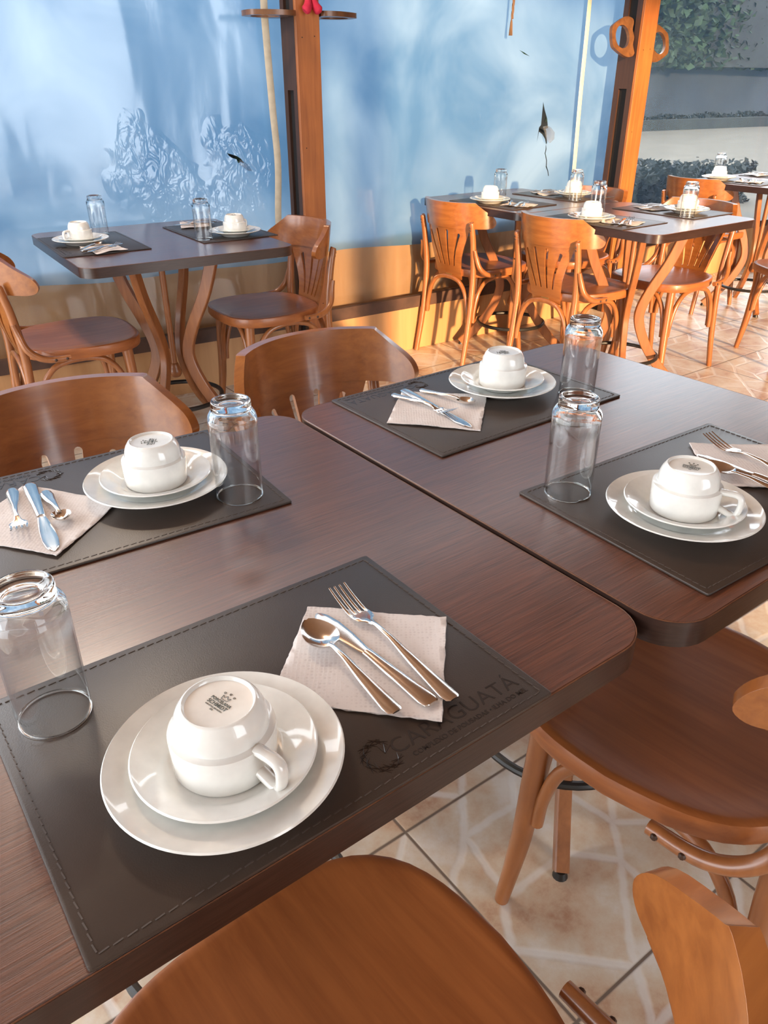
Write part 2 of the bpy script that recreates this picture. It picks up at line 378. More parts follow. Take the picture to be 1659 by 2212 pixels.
def inside(p, poly):
    x, y = p; c = False; n = len(poly)
    for i in range(n):
        x1, y1 = poly[i]; x2, y2 = poly[i-1]
        if (y1 > y) != (y2 > y) and x < (x2-x1)*(y-y1)/(y2-y1)+x1: c = not c
    return c
def cut_sheet(bm, outline, holes, step, fmap, thick):
    """flat outline with holes, filled with a grid, mapped to 3-D by fmap(u,v,side) and given thickness"""
    vin = [Vector(p) for p in outline]; edges = [(i, (i+1) % len(outline)) for i in range(len(outline))]
    for h in holes:
        b0 = len(vin); vin += [Vector(p) for p in h]; edges += [(b0+i, b0+(i+1) % len(h)) for i in range(len(h))]
    xs = [p[0] for p in outline]; ys = [p[1] for p in outline]
    x = min(xs)+step/2
    while x < max(xs):
        y = min(ys)+step/2
        while y < max(ys):
            if inside((x, y), outline) and not any(inside((x, y), h) for h in holes): vin.append(Vector((x, y)))
            y += step
        x += step
    vo, eo, fo, *_ = delaunay_2d_cdt(vin, edges, [], 0, 1e-6)
    tris = []
    for f in fo:
        c = sum((vo[i] for i in f), Vector((0, 0)))/len(f)
        if inside(c, outline) and not any(inside(c, h) for h in holes): tris.append(f)
    A = {}; B = {}
    def va(i):
        if i not in A: A[i] = bm.verts.new(fmap(vo[i].x, vo[i].y, thick/2))
        return A[i]
    def vb(i):
        if i not in B: B[i] = bm.verts.new(fmap(vo[i].x, vo[i].y, -thick/2))
        return B[i]
    cnt = {}
    for f in tris:
        bm.faces.new([va(i) for i in f])
        if thick: bm.faces.new([vb(i) for i in reversed(f)])
        for k in range(len(f)):
            e = (f[k], f[(k+1) % len(f)]); cnt[tuple(sorted(e))] = cnt.get(tuple(sorted(e)), []) + [e]
    if thick:
        for es in cnt.values():
            if len(es) == 1:
                i, j = es[0]; bm.faces.new((va(j), va(i), vb(i), vb(j)))
def text_bm(bm, body, size, loc, rz=0.0, h=0.0, align='CENTER', sx=1.0, off=0.0):
    cu = bpy.data.curves.new('lettering', 'FONT'); cu.body = body; cu.size = size; cu.align_x = align; cu.extrude = h; cu.offset = off; cu.resolution_u = 3
    o = bpy.data.objects.new('lettering', cu); C.objects.link(o)
    bpy.context.view_layer.update()
    me = bpy.data.meshes.new_from_object(o.evaluated_get(bpy.context.evaluated_depsgraph_get()))
    mt = Matrix.Translation(loc) @ Matrix.Rotation(rz, 4, 'Z') @ Matrix.Diagonal((sx, 1, 1, 1))
    me.transform(mt); bm.from_mesh(me)
    bpy.data.objects.remove(o); bpy.data.curves.remove(cu); bpy.data.meshes.remove(me)

# ------------------------------------------------------------------ room frame
WA = R(32); WP = Vector((-0.27, 3.797)); WE = Vector((math.cos(WA), math.sin(WA))); WN = Vector((-WE.y, WE.x))
WB = R(36.6); WE2 = Vector((math.cos(WB), math.sin(WB))); WN2 = Vector((-WE2.y, WE2.x))
def wpt(s, off, z=0.0, side=0):
    """point on the curtain line: it turns a little at the near post (side < 0 left run, > 0 right run)"""
    e, n = (WE2, WN2) if (side > 0 or (side == 0 and s > 0)) else (WE, WN)
    p = WP + e*s + n*off; return Vector((p.x, p.y, z))
def wmtx(s=0.0, off=0.0, z=0.0, side=0):
    right = side > 0 or (side == 0 and s > 0)
    return Matrix.Translation(wpt(s, off, z, 1 if right else -1)) @ Matrix.Rotation(WB if right else WA, 4, 'Z')
def wbox(bm, side, *a):
    v = box(bm, *a); bmesh.ops.transform(bm, matrix=wmtx(side=side), verts=v)

# floor, ceiling, walls
def slab(z0, z1, off, y0):
    bm = bmesh.new(); box(bm, -3.6, 6.2, y0, 11, z0, z1)
    geom = bm.verts[:] + bm.edges[:] + bm.faces[:]
    bmesh.ops.bisect_plane(bm, geom=geom, plane_co=wpt(0, off, 0, 1), plane_no=(WN2.x, WN2.y, 0), clear_outer=True)
    bmesh.ops.holes_fill(bm, edges=bm.edges); return bm
struct(obj('floor', slab(-0.1, 0.0, 0.24, -3.5), M['floor'], smooth=False))
struct(obj('ceiling', slab(3.0, 3.1, 0.15, -2.0), M['ceiling'], smooth=False))
# low wall: a deeper ledge at the foot, the curtain hangs behind it
bm = bmesh.new(); wbox(bm, -1, -3.6, 0.0, 0.0, 0.20, 0.0, 0.25); wbox(bm, -1, -3.6, 0.0, 0.115, 0.20, 0.25, 0.60)
struct(obj('wall_front', bm, M['lowwall'], smooth=False))
bm = bmesh.new()
prism(bm, [(0.0, 0.0), (1.2, -0.048), (1.955, -0.03), (1.955, 0.20), (0.0, 0.20)], 0.0, 0.25)
bmesh.ops.transform(bm, matrix=wmtx(side=1), verts=bm.verts); wbox(bm, 1, 0.0, 2.05, 0.115, 0.20, 0.25, 0.60)
struct(obj('wall_front_centre', bm, M['lowwall'], smooth=False))
bm = bmesh.new(); wbox(bm, 1, 2.05, 6.2, 0.115, 0.20, 0.0, 0.30)
struct(obj('wall_front_right', bm, M['lowwall'], smooth=False))
bm = bmesh.new(); wbox(bm, -1, -3.6, -0.18, -0.012, 0.02, 0.226, 0.285)
struct(obj('trim_6', bm, M['bar'], smooth=False))
bm = bmesh.new(); prism(bm, [(-0.07, -0.008), (1.2, -0.060), (1.955, -0.042), (1.955, -0.01), (1.2, -0.026), (-0.07, 0.02)], 0.226, 0.285)
bmesh.ops.transform(bm, matrix=wmtx(side=1), verts=bm.verts)
struct(obj('trim_7', bm, M['bar'], smooth=False))
# header beams above the curtains
for nm, sd, a0, a1 in (('trim_1', -1, -3.6, 0.0), ('trim_8', 1, 0.0, 6.2)):
    bm = bmesh.new(); wbox(bm, sd, a0, a1, -0.06, 0.14, 2.55, 2.66); struct(obj(nm, bm, M['post_side'], smooth=False))
# added wall behind the camera: shades near tables, slit throws sun on the curtain; beyond x = 2.3 that side is open to the evening sun
bm = bmesh.new()
box(bm, -2.2, 1.97, -2.2, -2.1, 0, 3.0); box(bm, 2.13, 2.32, -2.2, -2.1, 0, 3.0); box(bm, 1.97, 2.13, -2.2, -2.1, 2.6, 3.0)
struct(obj('wall_sun_blocker', bm, M['plaster'], smooth=False))
bm = bmesh.new(); box(bm, 5.6, 5.7, -2.0, 9.0, 0, 3.0)
struct(obj('wall_glare_blocker', bm, M['post_side'], smooth=False))  # unseen wall added so the curtains reflect something darker than open sky

# ------------------------------------------------------------------ posts
POST_S = (-0.126, 2.0175)
for i, s in enumerate((-2.13,) + POST_S + (4.15,)):
    w = 0.125 if s > 0 else 0.106
    root = None
    bm = bmesh.new(); box(bm, s-w/2, s+w/2, -0.140, -0.122, 0, 2.55); bmesh.ops.transform(bm, matrix=wmtx(side=s), verts=bm.verts)
    bmesh.ops.bevel(bm, geom=bm.edges[:], offset=0.002, segments=1, affect='EDGES')
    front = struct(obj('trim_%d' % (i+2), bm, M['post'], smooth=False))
    bm = bmesh.new()
    box(bm, s-w/2+0.014, s+w/2-0.014, -0.122, -0.001, 0, 2.55)                   # core
    for sx in (-1, 1):
        xa, xb = sorted((s+sx*(w/2-0.014), s+sx*w/2))
        box(bm, xa, xb, -0.122, -0.090, 0, 2.55); box(bm, xa, xb, -0.034, -0.001, 0, 2.55)
        box(bm, xa, xb, -0.090, -0.034, 1.235, 1.505)
    bmesh.ops.transform(bm, matrix=wmtx(side=s), verts=bm.verts)
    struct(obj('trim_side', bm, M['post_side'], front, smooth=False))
    bm = bmesh.new()
    for sx in (-1, 1):
        xa, xb = sorted((s+sx*(w/2-0.0145), s+sx*(w/2-0.012)))
        box(bm, xa, xb, -0.0899, -0.0341, 0, 1.235); box(bm, xa, xb, -0.0899, -0.0341, 1.505, 2.55)
    bmesh.ops.transform(bm, matrix=wmtx(side=s), verts=bm.verts)
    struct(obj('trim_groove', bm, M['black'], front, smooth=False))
    if i in (1, 2):
        bm = bmesh.new()
        for ds, z in ((-0.028, 1.42), (0.028, 1.425), (0.02, 0.36), (-0.03, 1.02)):
            mt = wmtx(s+ds, -0.1405, z) @ Matrix.Rotation(PI/2, 4, 'X')
            bmesh.ops.create_cone(bm, cap_ends=True, segments=10, radius1=0.0022, radius2=0.0022, depth=0.001, matrix=mt)
        obj('nail_hole', bm, M['black'], front, smooth=False)

# ------------------------------------------------------------------ plastic curtains
def curtain_map(phase, amp, side):
    def f(u, v, t):
        off = 0.085 + amp*(math.sin(u*9+phase+0.6*math.sin(v*3))+0.5*math.sin(u*21+v*2.0+phase*2)) + 0.35*amp*math.sin(v*7+u*3)
        p = wpt(u, off+t, v, side); return (p.x, p.y, p.z)
    return f
def densify(poly, step):
    out = []
    for i, p in enumerate(poly):
        q = poly[(i+1) % len(poly)]; n = max(1, int(math.hypot(q[0]-p[0], q[1]-p[1])/step))
        for k in range(n): out.append((p[0]+(q[0]-p[0])*k/n, p[1]+(q[1]-p[1])*k/n))
    return out
TEAR_BIG = [(1.285, 1.178), (1.300, 1.14), (1.322, 1.10), (1.333, 1.055), (1.318, 1.053), (1.328, 1.02), (1.334, 0.985), (1.329, 0.978), (1.318, 1.004), (1.295, 1.028), (1.272, 1.040), (1.262, 0.990), (1.270, 1.060), (1.282, 1.072)]
CRACK = [(1.328, 0.978), (1.334, 0.955), (1.330, 0.935), (1.345, 0.90), (1.347, 0.87), (1.362, 0.845), (1.369, 0.822), (1.364, 0.822), (1.356, 0.845), (1.341, 0.868), (1.339, 0.90), (1.324, 0.935), (1.328, 0.955), (1.3265, 0.972)]
TEAR_S = [(-0.462, 1.010), (-0.440, 1.004), (-0.418, 0.997), (-0.398, 0.984), (-0.385, 0.966), (-0.402, 0.974), (-0.414, 0.968), (-0.420, 0.984), (-0.440, 0.990), (-0.452, 0.998)]
SLIT = [(1.205, 1.375), (1.225, 1.366), (1.246, 1.352), (1.225, 1.361)]
SLIT2 = [(-1.47, 0.985), (-1.43, 0.992), (-1.39, 0.984), (-1.43, 0.987)]
mp_ = lambda P: [(1.483+1.14*(u-1.285), 1.174-1.06*(1.178-v)) for u, v in P]
TEAR_BIG = mp_(TEAR_BIG); CRACK = mp_(CRACK)
SLIT = [(1.273, 1.412), (1.31, 1.402), (1.355, 1.385), (1.31, 1.395)]
TEAR_S = [(u+0.035, v-0.012) for u, v in TEAR_S]
def curtain(label, s0, s1, holes, phase, blue=True, amp=0.004):
    root = thing('plastic_curtain', label, 'curtain', (0, 0, 0))
    fm = curtain_map(phase, amp, 1 if s1 > 0 else -1)
    z0 = 0.53 if blue else 0.30
    out = densify([(s0, z0), (s1, z0), (s1, 2.56), (s0, 2.56)], 0.06)
    wob = lambda u: 0.010*math.sin(u*3.1+phase)+0.006*math.sin(u*7.7)
    out = [(u, v+wob(u) if v < z0+1e-6 and blue else v) for u, v in out]
    bm = bmesh.new(); cut_sheet(bm, out, holes, 0.055, lambda u, v, t: fm(u, v, t), 0.0)
    obj('blue_sheet' if blue else 'clear_sheet', bm, M['blue_sheet'] if blue else M['hazy_sheet'], root)
    if blue:
        bm = bmesh.new(); out = densify([(s0, 0.252), (s1, 0.252), (s1, z0), (s0, z0)], 0.05)
        out = [(u, v+wob(u) if v > z0-1e-6 else v) for u, v in out]
        cut_sheet(bm, out, [], 0.05, lambda u, v, t: fm(u, v, t), 0.0)
        obj('clear_lower_panel', bm, M['clear_sheet'], root)
    else:
        bm = bmesh.new(); box(bm, s0, s1, 0.07, 0.10, 0.301, 0.345); bmesh.ops.transform(bm, matrix=wmtx(side=1), verts=bm.verts)
        obj('bottom_rail', bm, M['bar'], root)
    return root
cur1 = curtain('blue plastic curtain left of the wooden post, puckered, with a small tear', -2.12, -0.12, [TEAR_S, SLIT2], 0.3)
cur2 = curtain('blue plastic curtain between the two wooden posts with a large torn hole', -0.10, 2.09, [TEAR_BIG, CRACK, SLIT], 1.7)
cur3 = curtain('hazy clear plastic curtain at the far right, hedge and street showing through', 2.10, 4.10, [], 2.9, blue=False)

# flap of plastic curling out of the large tear
bm = bmesh.new()
def flap(u, v, t):
    u, v = mp_([(u, v)])[0]; k = (1.06-v)/0.106
    p = wpt(u, 0.079-0.035*math.sin(max(0, min(1, k))*PI*0.8)+t, v); return (p.x, p.y, p.z)
cut_sheet(bm, [(1.284, 1.062), (1.318, 1.068), (1.338, 1.060), (1.352, 1.035), (1.345, 1.005), (1.322, 0.985), (1.296, 1.000), (1.282, 1.030)], [], 0.012, flap, 0.001)
obj('curled_flap', bm, M['clear_sheet'], cur2)
bm = bmesh.new()
def flap2(u, v, t):
    p = wpt(u+0.035, 0.077-0.02*math.sin((v-0.93)/0.07*PI)+t, v-0.012); return (p.x, p.y, p.z)
cut_sheet(bm, [(-0.416, 0.985), (-0.396, 0.975), (-0.372, 0.955), (-0.358, 0.935), (-0.38, 0.938), (-0.405, 0.955), (-0.42, 0.965)], [], 0.01, flap2, 0.001)
obj('curled_flap', bm, M['clear_sheet'], cur1)

# straps and rope hanging in front of the curtains
def strap(label, m, pts, w, name='curtain_strap'):
    bm = bmesh.new()
    P = catmull([tuple(wpt(s, 0.045, z)) for s, z in pts], 8)
    tube(bm, P, w/2, 8, flat=0.12, up=tuple(WN.to_3d()))
    return tag(obj(name, bm, m), label, 'strap')
strap('beige flat strap hanging in a slight bend on the left blue curtain', M['tape'], [(-0.212, 2.55), (-0.215, 1.9), (-0.226, 1.55), (-0.224, 1.39), (-0.217, 1.17), (-0.208, 0.95), (-0.222, 0.74), (-0.225, 0.55)], 0.032)
strap('straight cream strap hanging on the curtain between the posts', M['tape_white'], [(1.70, 2.55), (1.726, 1.64), (1.733, 1.2), (1.746, 0.815), (1.750, 0.56)], 0.028)
rope = thing('hanging_rope', 'thin twisted brown rope with a frayed end against the blue curtain', 'rope', tuple(wpt(1.150, 0.035, 2.515)))
bm = bmesh.new()
for ph in (0, 2.1, 4.2):
    tube(bm, [(0.004*math.cos(z*60+ph)+0.01*math.sin(z*3), 0.004*math.sin(z*60+ph), -z) for z in [k*0.015 for k in range(0, 66)]], 0.0035, 6)
obj('twisted_cord', bm, M['rope'], rope)
bm = bmesh.new()
for k in range(9):
    a = k*0.7; tube(bm, [(0.0, 0, -0.97), (0.004*math.cos(a), 0.004*math.sin(a), -0.99), (0.008*math.cos(a), 0.008*math.sin(a), -1.045)], 0.002, 5)
obj('frayed_end', bm, M['rope'], rope)

# ------------------------------------------------------------------ pot holders on the posts
def holder_bm(r_in=0.055):
    bm = bmesh.new()
    out = [(-0.075, 0.0), (-0.092, 0.02), (-0.094, 0.075), (-0.062, 0.155), (-0.035, 0.182), (0.035, 0.182), (0.062, 0.155), (0.094, 0.075), (0.092, 0.02), (0.075, 0.0), (0.035, 0.012), (0.0, 0.0), (-0.035, 0.012)]
    hole = [(r_in*math.cos(2*PI*k/28), 0.098+r_in*1.05*math.sin(2*PI*k/28)) for k in range(28)]
    P = [(p.x, p.y) for p in catmull([(x, y, 0) for x, y in out+[out[0]]], 3)][:-1]
    cut_sheet(bm, P, [hole], 0.012, lambda u, v, t: (u, v, t), 0.018)
    return bm
def holder(label, s, off, z, rot):
    o = obj('wooden_pot_holder', holder_bm(), M['holder'], ang=50)
    o.matrix_world = wmtx(s, off, z) @ rot
    return tag(o, label, 'pot holder', 'ring shaped pot holders on the posts')
HR = Matrix.Rotation
holder('wooden ring pot holder sticking out level on the left of the near post', -0.179, -0.070, 1.50, HR(R(90), 4, 'Z'))
holder('wooden ring pot holder sticking out level on the right of the near post', -0.073, -0.085, 1.502, HR(R(-90), 4, 'Z'))
holder('tilted wooden ring holder on the left side of the far orange post', 1.950, -0.090, 1.478, HR(R(90), 4, 'Z') @ HR(R(-78), 4, 'Y'))
holder('tilted wooden ring holder on the right side of the far orange post', 2.085, -0.085, 1.457, HR(R(-90), 4, 'Z') @ HR(R(78), 4, 'Y'))

# pink doll ornament hanging on the near post (only its shoes and stockings reach the frame)
doll = thing('doll_ornament', 'magenta felt doll shoes and striped legs hanging on the near post', 'ornament', tuple(wpt(-0.120, -0.158, 1.515)), WA)
bm = bmesh.new()
for sx in (-1, 1):
    for k in range(6):
        pass
    tube(bm, [(sx*0.008, 0, 0.20), (sx*0.010, 0, 0.07), (sx*0.012, 0, 0.03)], 0.009, 10)
st, nt_, b_ = mat('striped_stocking'); wv = N(nt_, 'ShaderNodeTexWave', bands_direction='X', i_Scale=60.0); L(nt_, coords(nt_), wv.inputs['Vector'])
rr = ramp(nt_, [(0.45, (0.6, 0.05, 0.06)), (0.55, (0.75, 0.55, 0.35))]); L(nt_, wv.outputs['Fac'], rr.inputs[0]); L(nt_, rr.outputs[0], b_.inputs['Base Color'])
obj('striped_legs', bm, st, doll)
for sx in (-1, 1):
    bm = bmesh.new()
    tube(bm, catmull([(sx*0.010, 0, 0.052), (sx*0.012, -0.004, 0.030), (sx*0.017, -0.010, 0.010), (sx*0.027, -0.014, -0.004), (sx*0.033, -0.014, -0.010)], 5), [0.007, 0.012, 0.017, 0.019, 0.012], 12)
    obj('shoe', bm, M['pink'], doll)
bm = bmesh.new(); tube(bm, [(-0.028, 0, 0.30), (-0.02, 0, 0.15), (0.02, 0, 0.15), (0.028, 0, 0.30)], 0.02, 10); box(bm, -0.035, 0.035, -0.012, 0.012, 0.15, 0.33)
obj('dress', bm, M['pink'], doll)

# ------------------------------------------------------------------ outside
bm = bmesh.new(); box(bm, -30, 45, 0.45, 45, -0.35, -0.25); bmesh.ops.transform(bm, matrix=wmtx(side=1), verts=bm.verts)
struct(obj('floor_outside', bm, M['pavement'], smooth=False))
def leafy(cx, s0, s1, o0, o1, z0, z1, n, size, m, name, label, seed, cat='hedge', flowers=0):
    rnd = random.Random(seed); root = thing(name, label, cat, tuple(wpt((s0+s1)/2, (o0+o1)/2, z0)))
    base = wpt((s0+s1)/2, (o0+o1)/2, z0); bm = bmesh.new()
    for _ in range(n):
        s = rnd.uniform(s0, s1); o = o0+(o1-o0)*rnd.random()**1.6
        top = z1+(z1-z0)*0.10*math.sin(s*2.3+seed)+(z1-z0)*0.07*math.sin(s*6.1)
        z = z0+(top-z0)*rnd.random()**0.85
        c = wpt(s, o, z)-base; a = rnd.uniform(0, 2*PI); t = rnd.uniform(-0.9, 0.9); l = size*rnd.uniform(0.6, 1.3)
        d = Vector((math.cos(a)*math.cos(t), math.sin(a)*math.cos(t), math.sin(t))); q = d.cross(Vector((rnd.random()-.5, rnd.random()-.5, rnd.random()))).normalized()*l*0.33
        v = [bm.verts.new(c-d*l*.5), bm.verts.new(c+q), bm.verts.new(c+d*l*.5), bm.verts.new(c-q)]
        bm.faces.new(v)
    me = bpy.data.meshes.new('foliage'); bm.to_mesh(me); bm.free(); me.materials.append(m)
    f = bpy.data.objects.new('foliage', me); C.objects.link(f); f.parent = root
    bm = bmesh.new(); hw = (s1-s0)/2*0.99; ho = (o1-o0)/2
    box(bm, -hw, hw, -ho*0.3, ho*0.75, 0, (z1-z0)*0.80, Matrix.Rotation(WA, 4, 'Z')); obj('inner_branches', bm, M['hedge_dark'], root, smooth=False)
    for _ in range(flowers):
        c = wpt(rnd.uniform(s0, s1), o0-0.05, rnd.uniform(z0+(z1-z0)*0.4, z1))-base
        bm = bmesh.new(); bmesh.ops.create_icosphere(bm, subdivisions=1, radius=size*0.35, matrix=Matrix.Translation(c))
        obj('red_flower', bm, M['flower'], root)
    return root
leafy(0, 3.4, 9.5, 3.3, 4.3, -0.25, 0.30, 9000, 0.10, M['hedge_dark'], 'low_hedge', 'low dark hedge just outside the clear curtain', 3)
leafy(0, -3.5, 4.2, 2.0, 2.8, -0.25, 1.5, 12000, 0.12, M['hedge'], 'garden_hedge', 'green hedge glimpsed through the tears in the blue curtain', 5)
leafy(0, 4, 34, 17.0, 17.7, -0.3, 0.22, 14000, 0.16, M['hedge_dark'], 'weed_strip', 'dark jagged weeds along the foot of the wall across the street', 21)
bm = bmesh.new(); box(bm, 4, 40, 18.5, 19.0, -0.3, 2.0); bmesh.ops.transform(bm, matrix=wmtx(side=1), verts=bm.verts)
struct(obj('wall_boundary', bm, M['slate'], smooth=False))
leafy(0, 6, 36, 17.3, 19.5, 1.9, 7.5, 42000, 0.46, M['hedge'], 'tree_row', 'green trees with red blossoms rising beyond the street', 11, 'tree', 30)

# ------------------------------------------------------------------ chair
def seat_outline(k=1.0, n=64):
    out = []
    for i in range(n):
        a = 2*PI*i/n; c, s = math.cos(a), math.sin(a)
        p = 3.2; r = (abs(c)**p+abs(s)**p)**(-1/p)
        x, y = r*c, r*s
        w = 0.215 if y > 0 else 0.215-0.030*min(1, -y)
        out.append((x*w*k, y*0.208*k+0.0*k))
    return out
ARC_R = 0.238
def back_map(s, z, t):
    """s arc length across the back, z height, t thickness offset (+ = outside)"""
    h = (z-0.42)/0.35
    yc = -0.205-0.082*h - 0.010*math.sin(h*PI)
    th = s/ARC_R
    bend = max(0.0, min(1.0, (z-0.44)/0.17)); bend = 0.35+0.65*bend*bend*(3-2*bend)
    x = (ARC_R+t)*math.sin(th); y = yc - t + (ARC_R-(ARC_R)*math.cos(th))*bend + t*(1-math.cos(th))
    return (x, y, z)
def slot(cx0, z0, cx1, z1, w0, w1, n=6):
    """elongated slot with round ends leaning outward and slightly curved"""
    out = []; 
    for k in range(n+1):
        a = PI+PI*k/n; out.append((cx0+w0*math.cos(a), z0+w0*math.sin(a)))
    for k in range(1, 4):
        t = k/4; bow = 0.10*(cx1-cx0)*math.sin(t*PI); out.append((cx0+(cx1-cx0)*t-bow+w0+(w1-w0)*t, z0+(z1-z0)*t))
    for k in range(n+1):
        a = PI*k/n; out.append((cx1+w1*math.cos(a), z1+w1*math.sin(a)))
    for k in (3, 2, 1):
        t = k/4; bow = 0.10*(cx1-cx0)*math.sin(t*PI); out.append((cx0+(cx1-cx0)*t-bow-w0-(w1-w0)*t, z0+(z1-z0)*t))
    return out
def make_chair(label):
    root = thing('bentwood_chair', label, 'chair')
    bm = bmesh.new(); n = 64
    lv = [(0.93, 0.424), (0.985, 0.424), (1.0, 0.430), (1.0, 0.452), (0.99, 0.458), (0.965, 0.4605), (0.93, 0.460), (0.86, 0.4565), (0.7, 0.453), (0.45, 0.4515), (0.2, 0.451)]
    rings = []
    for k, z in lv: rings.append([bm.verts.new((x, y, z)) for x, y in seat_outline(k, n)])
    for a, b in zip(rings, rings[1:]):
        for i in range(n): bm.faces.new((a[i], a[(i+1) % n], b[(i+1) % n], b[i]))
    bm.faces.new(rings[0][::-1]); bm.faces.new(rings[-1])
    obj('seat', bm, M['seat'], root)
    for s in (-1, 1):
        bm = bmesh.new()
        tube(bm, catmull([(s*0.150, 0.135, 0.430), (s*0.155, 0.140, 0.30), (s*0.163, 0.146, 0.15), (s*0.180, 0.158, 0.0)], 5), [0.0195, 0.019, 0.017, 0.0125], 14)
        obj('leg', bm, M['bent'], root)
    for s in (-1, 1):
        bm = bmesh.new()
        tube(bm, catmull([(s*0.178, -0.262, 0.0), (s*0.173, -0.228, 0.20), (s*0.170, -0.210, 0.42), (s*0.173, -0.222, 0.58), (s*0.174, -0.239, 0.675), (s*0.174, -0.242, 0.688)], 5), [0.0125, 0.0145, 0.015, 0.0145, 0.014, 0.013, 0.009], 14)
        lg = obj('rear_leg', bm, M['bent'], root)
        bm = bmesh.new()
        for z in (0.655, 0.668):
            bmesh.ops.create_uvsphere(bm, u_segments=8, v_segments=5, radius=0.0045, matrix=Matrix.Translation((s*0.174, -0.236-0.0115-(z-0.655)*0.22, z)))
        obj('screw', bm, M['slotwood'], lg)
        # curved side brace from post down along the seat rim
        bm = bmesh.new()
        tube(bm, catmull([(s*0.189, -0.226, 0.565), (s*0.193, -0.217, 0.53), (s*0.206, -0.205, 0.485), (s*0.217, -0.175, 0.455), (s*0.2255, -0.135, 0.443), (s*0.2275, -0.075, 0.442)], 5), [0.009, 0.0115, 0.012, 0.012, 0.0115, 0.010], 12)
        br = obj('side_brace', bm, M['bent'], root)
        bm = bmesh.new()
        for y in (-0.088, -0.125):
            bmesh.ops.create_uvsphere(bm, u_segments=8, v_segments=5, radius=0.005, matrix=Matrix.Translation((s*0.237, y, 0.442)))
        obj('screw', bm, M['slotwood'], br)
    # bentwood arches under the seat: front, back and both sides
    F = [(-0.158, 0.142), (0.158, 0.142)]; B = [(-0.170, -0.215), (0.170, -0.215)]
    for (a, b) in ((F[0], F[1]), (B[0], B[1]), (F[0], B[0]), (F[1], B[1])):
        a = Vector((*a, 0)); b = Vector((*b, 0)); c = Vector((0, 0, 0)); off = ((a+b)/2-c).normalized()*-0.0
        P = []
        for t, z in ((0.055, 0.21), (0.07, 0.27), (0.13, 0.345), (0.25, 0.395), (0.40, 0.411), (0.5, 0.413), (0.60, 0.411), (0.75, 0.395), (0.87, 0.345), (0.93, 0.27), (0.945, 0.21)):
            p = a.lerp(b, t); P.append((p.x, p.y, z))
        bm = bmesh.new(); tube(bm, catmull(P, 4), 0.0105, 12)
        obj('arched_brace', bm, M['bent'], root)
    # curved top rail
    H = [(-0.262, 0.661), (-0.240, 0.657), (-0.2, 0.656), (0.2, 0.656), (0.240, 0.657), (0.262, 0.661), (0.276, 0.673), (0.279, 0.690), (0.266, 0.712), (0.228, 0.740), (0.192, 0.768), (0.184, 0.773), (0.14, 0.773), (-0.14, 0.773), (-0.184, 0.773), (-0.192, 0.768), (-0.228, 0.740), (-0.266, 0.712), (-0.279, 0.690), (-0.278, 0.673)]
    bm = bmesh.new(); cut_sheet(bm, densify([(p.x, p.y) for p in catmull([(a_, b_, 0) for a_, b_ in H[-2:]+H+H[:2]], 3)][6:-4], 0.012), [], 0.012, back_map, 0.020)
    o = obj('top_rail', bm, M['chair'], root, ang=50)
    bv = o.modifiers.new('edge', 'BEVEL'); bv.width = 0.004; bv.segments = 2; bv.limit_method = 'ANGLE'; bv.angle_limit = R(50)
    # fan shaped splat with four slots
    S = [(-0.082, 0.405), (0.082, 0.405), (0.088, 0.46), (0.098, 0.51), (0.118, 0.57), (0.145, 0.630), (0.160, 0.668), (-0.160, 0.668), (-0.145, 0.630), (-0.118, 0.57), (-0.098, 0.51), (-0.088, 0.46)]
    sl = [slot(-0.048, 0.475, -0.096, 0.624, 0.0045, 0.008), slot(-0.017, 0.475, -0.033, 0.638, 0.0045, 0.008), slot(0.017, 0.475, 0.033, 0.638, 0.0045, 0.008), slot(0.048, 0.475, 0.096, 0.624, 0.0045, 0.008)]
    bm = bmesh.new(); cut_sheet(bm, densify(S, 0.02), sl, 0.018, lambda u, v, t: back_map(u, v, t), 0.010)
    sp = obj('back_splat', bm, M['chair'], root, ang=50)
    bm = bmesh.new(); box(bm, -0.022, 0.022, -0.2125, -0.2095, 0.418, 0.428); obj('maker_plate', bm, M['brass'], sp, smooth=False)
    return root

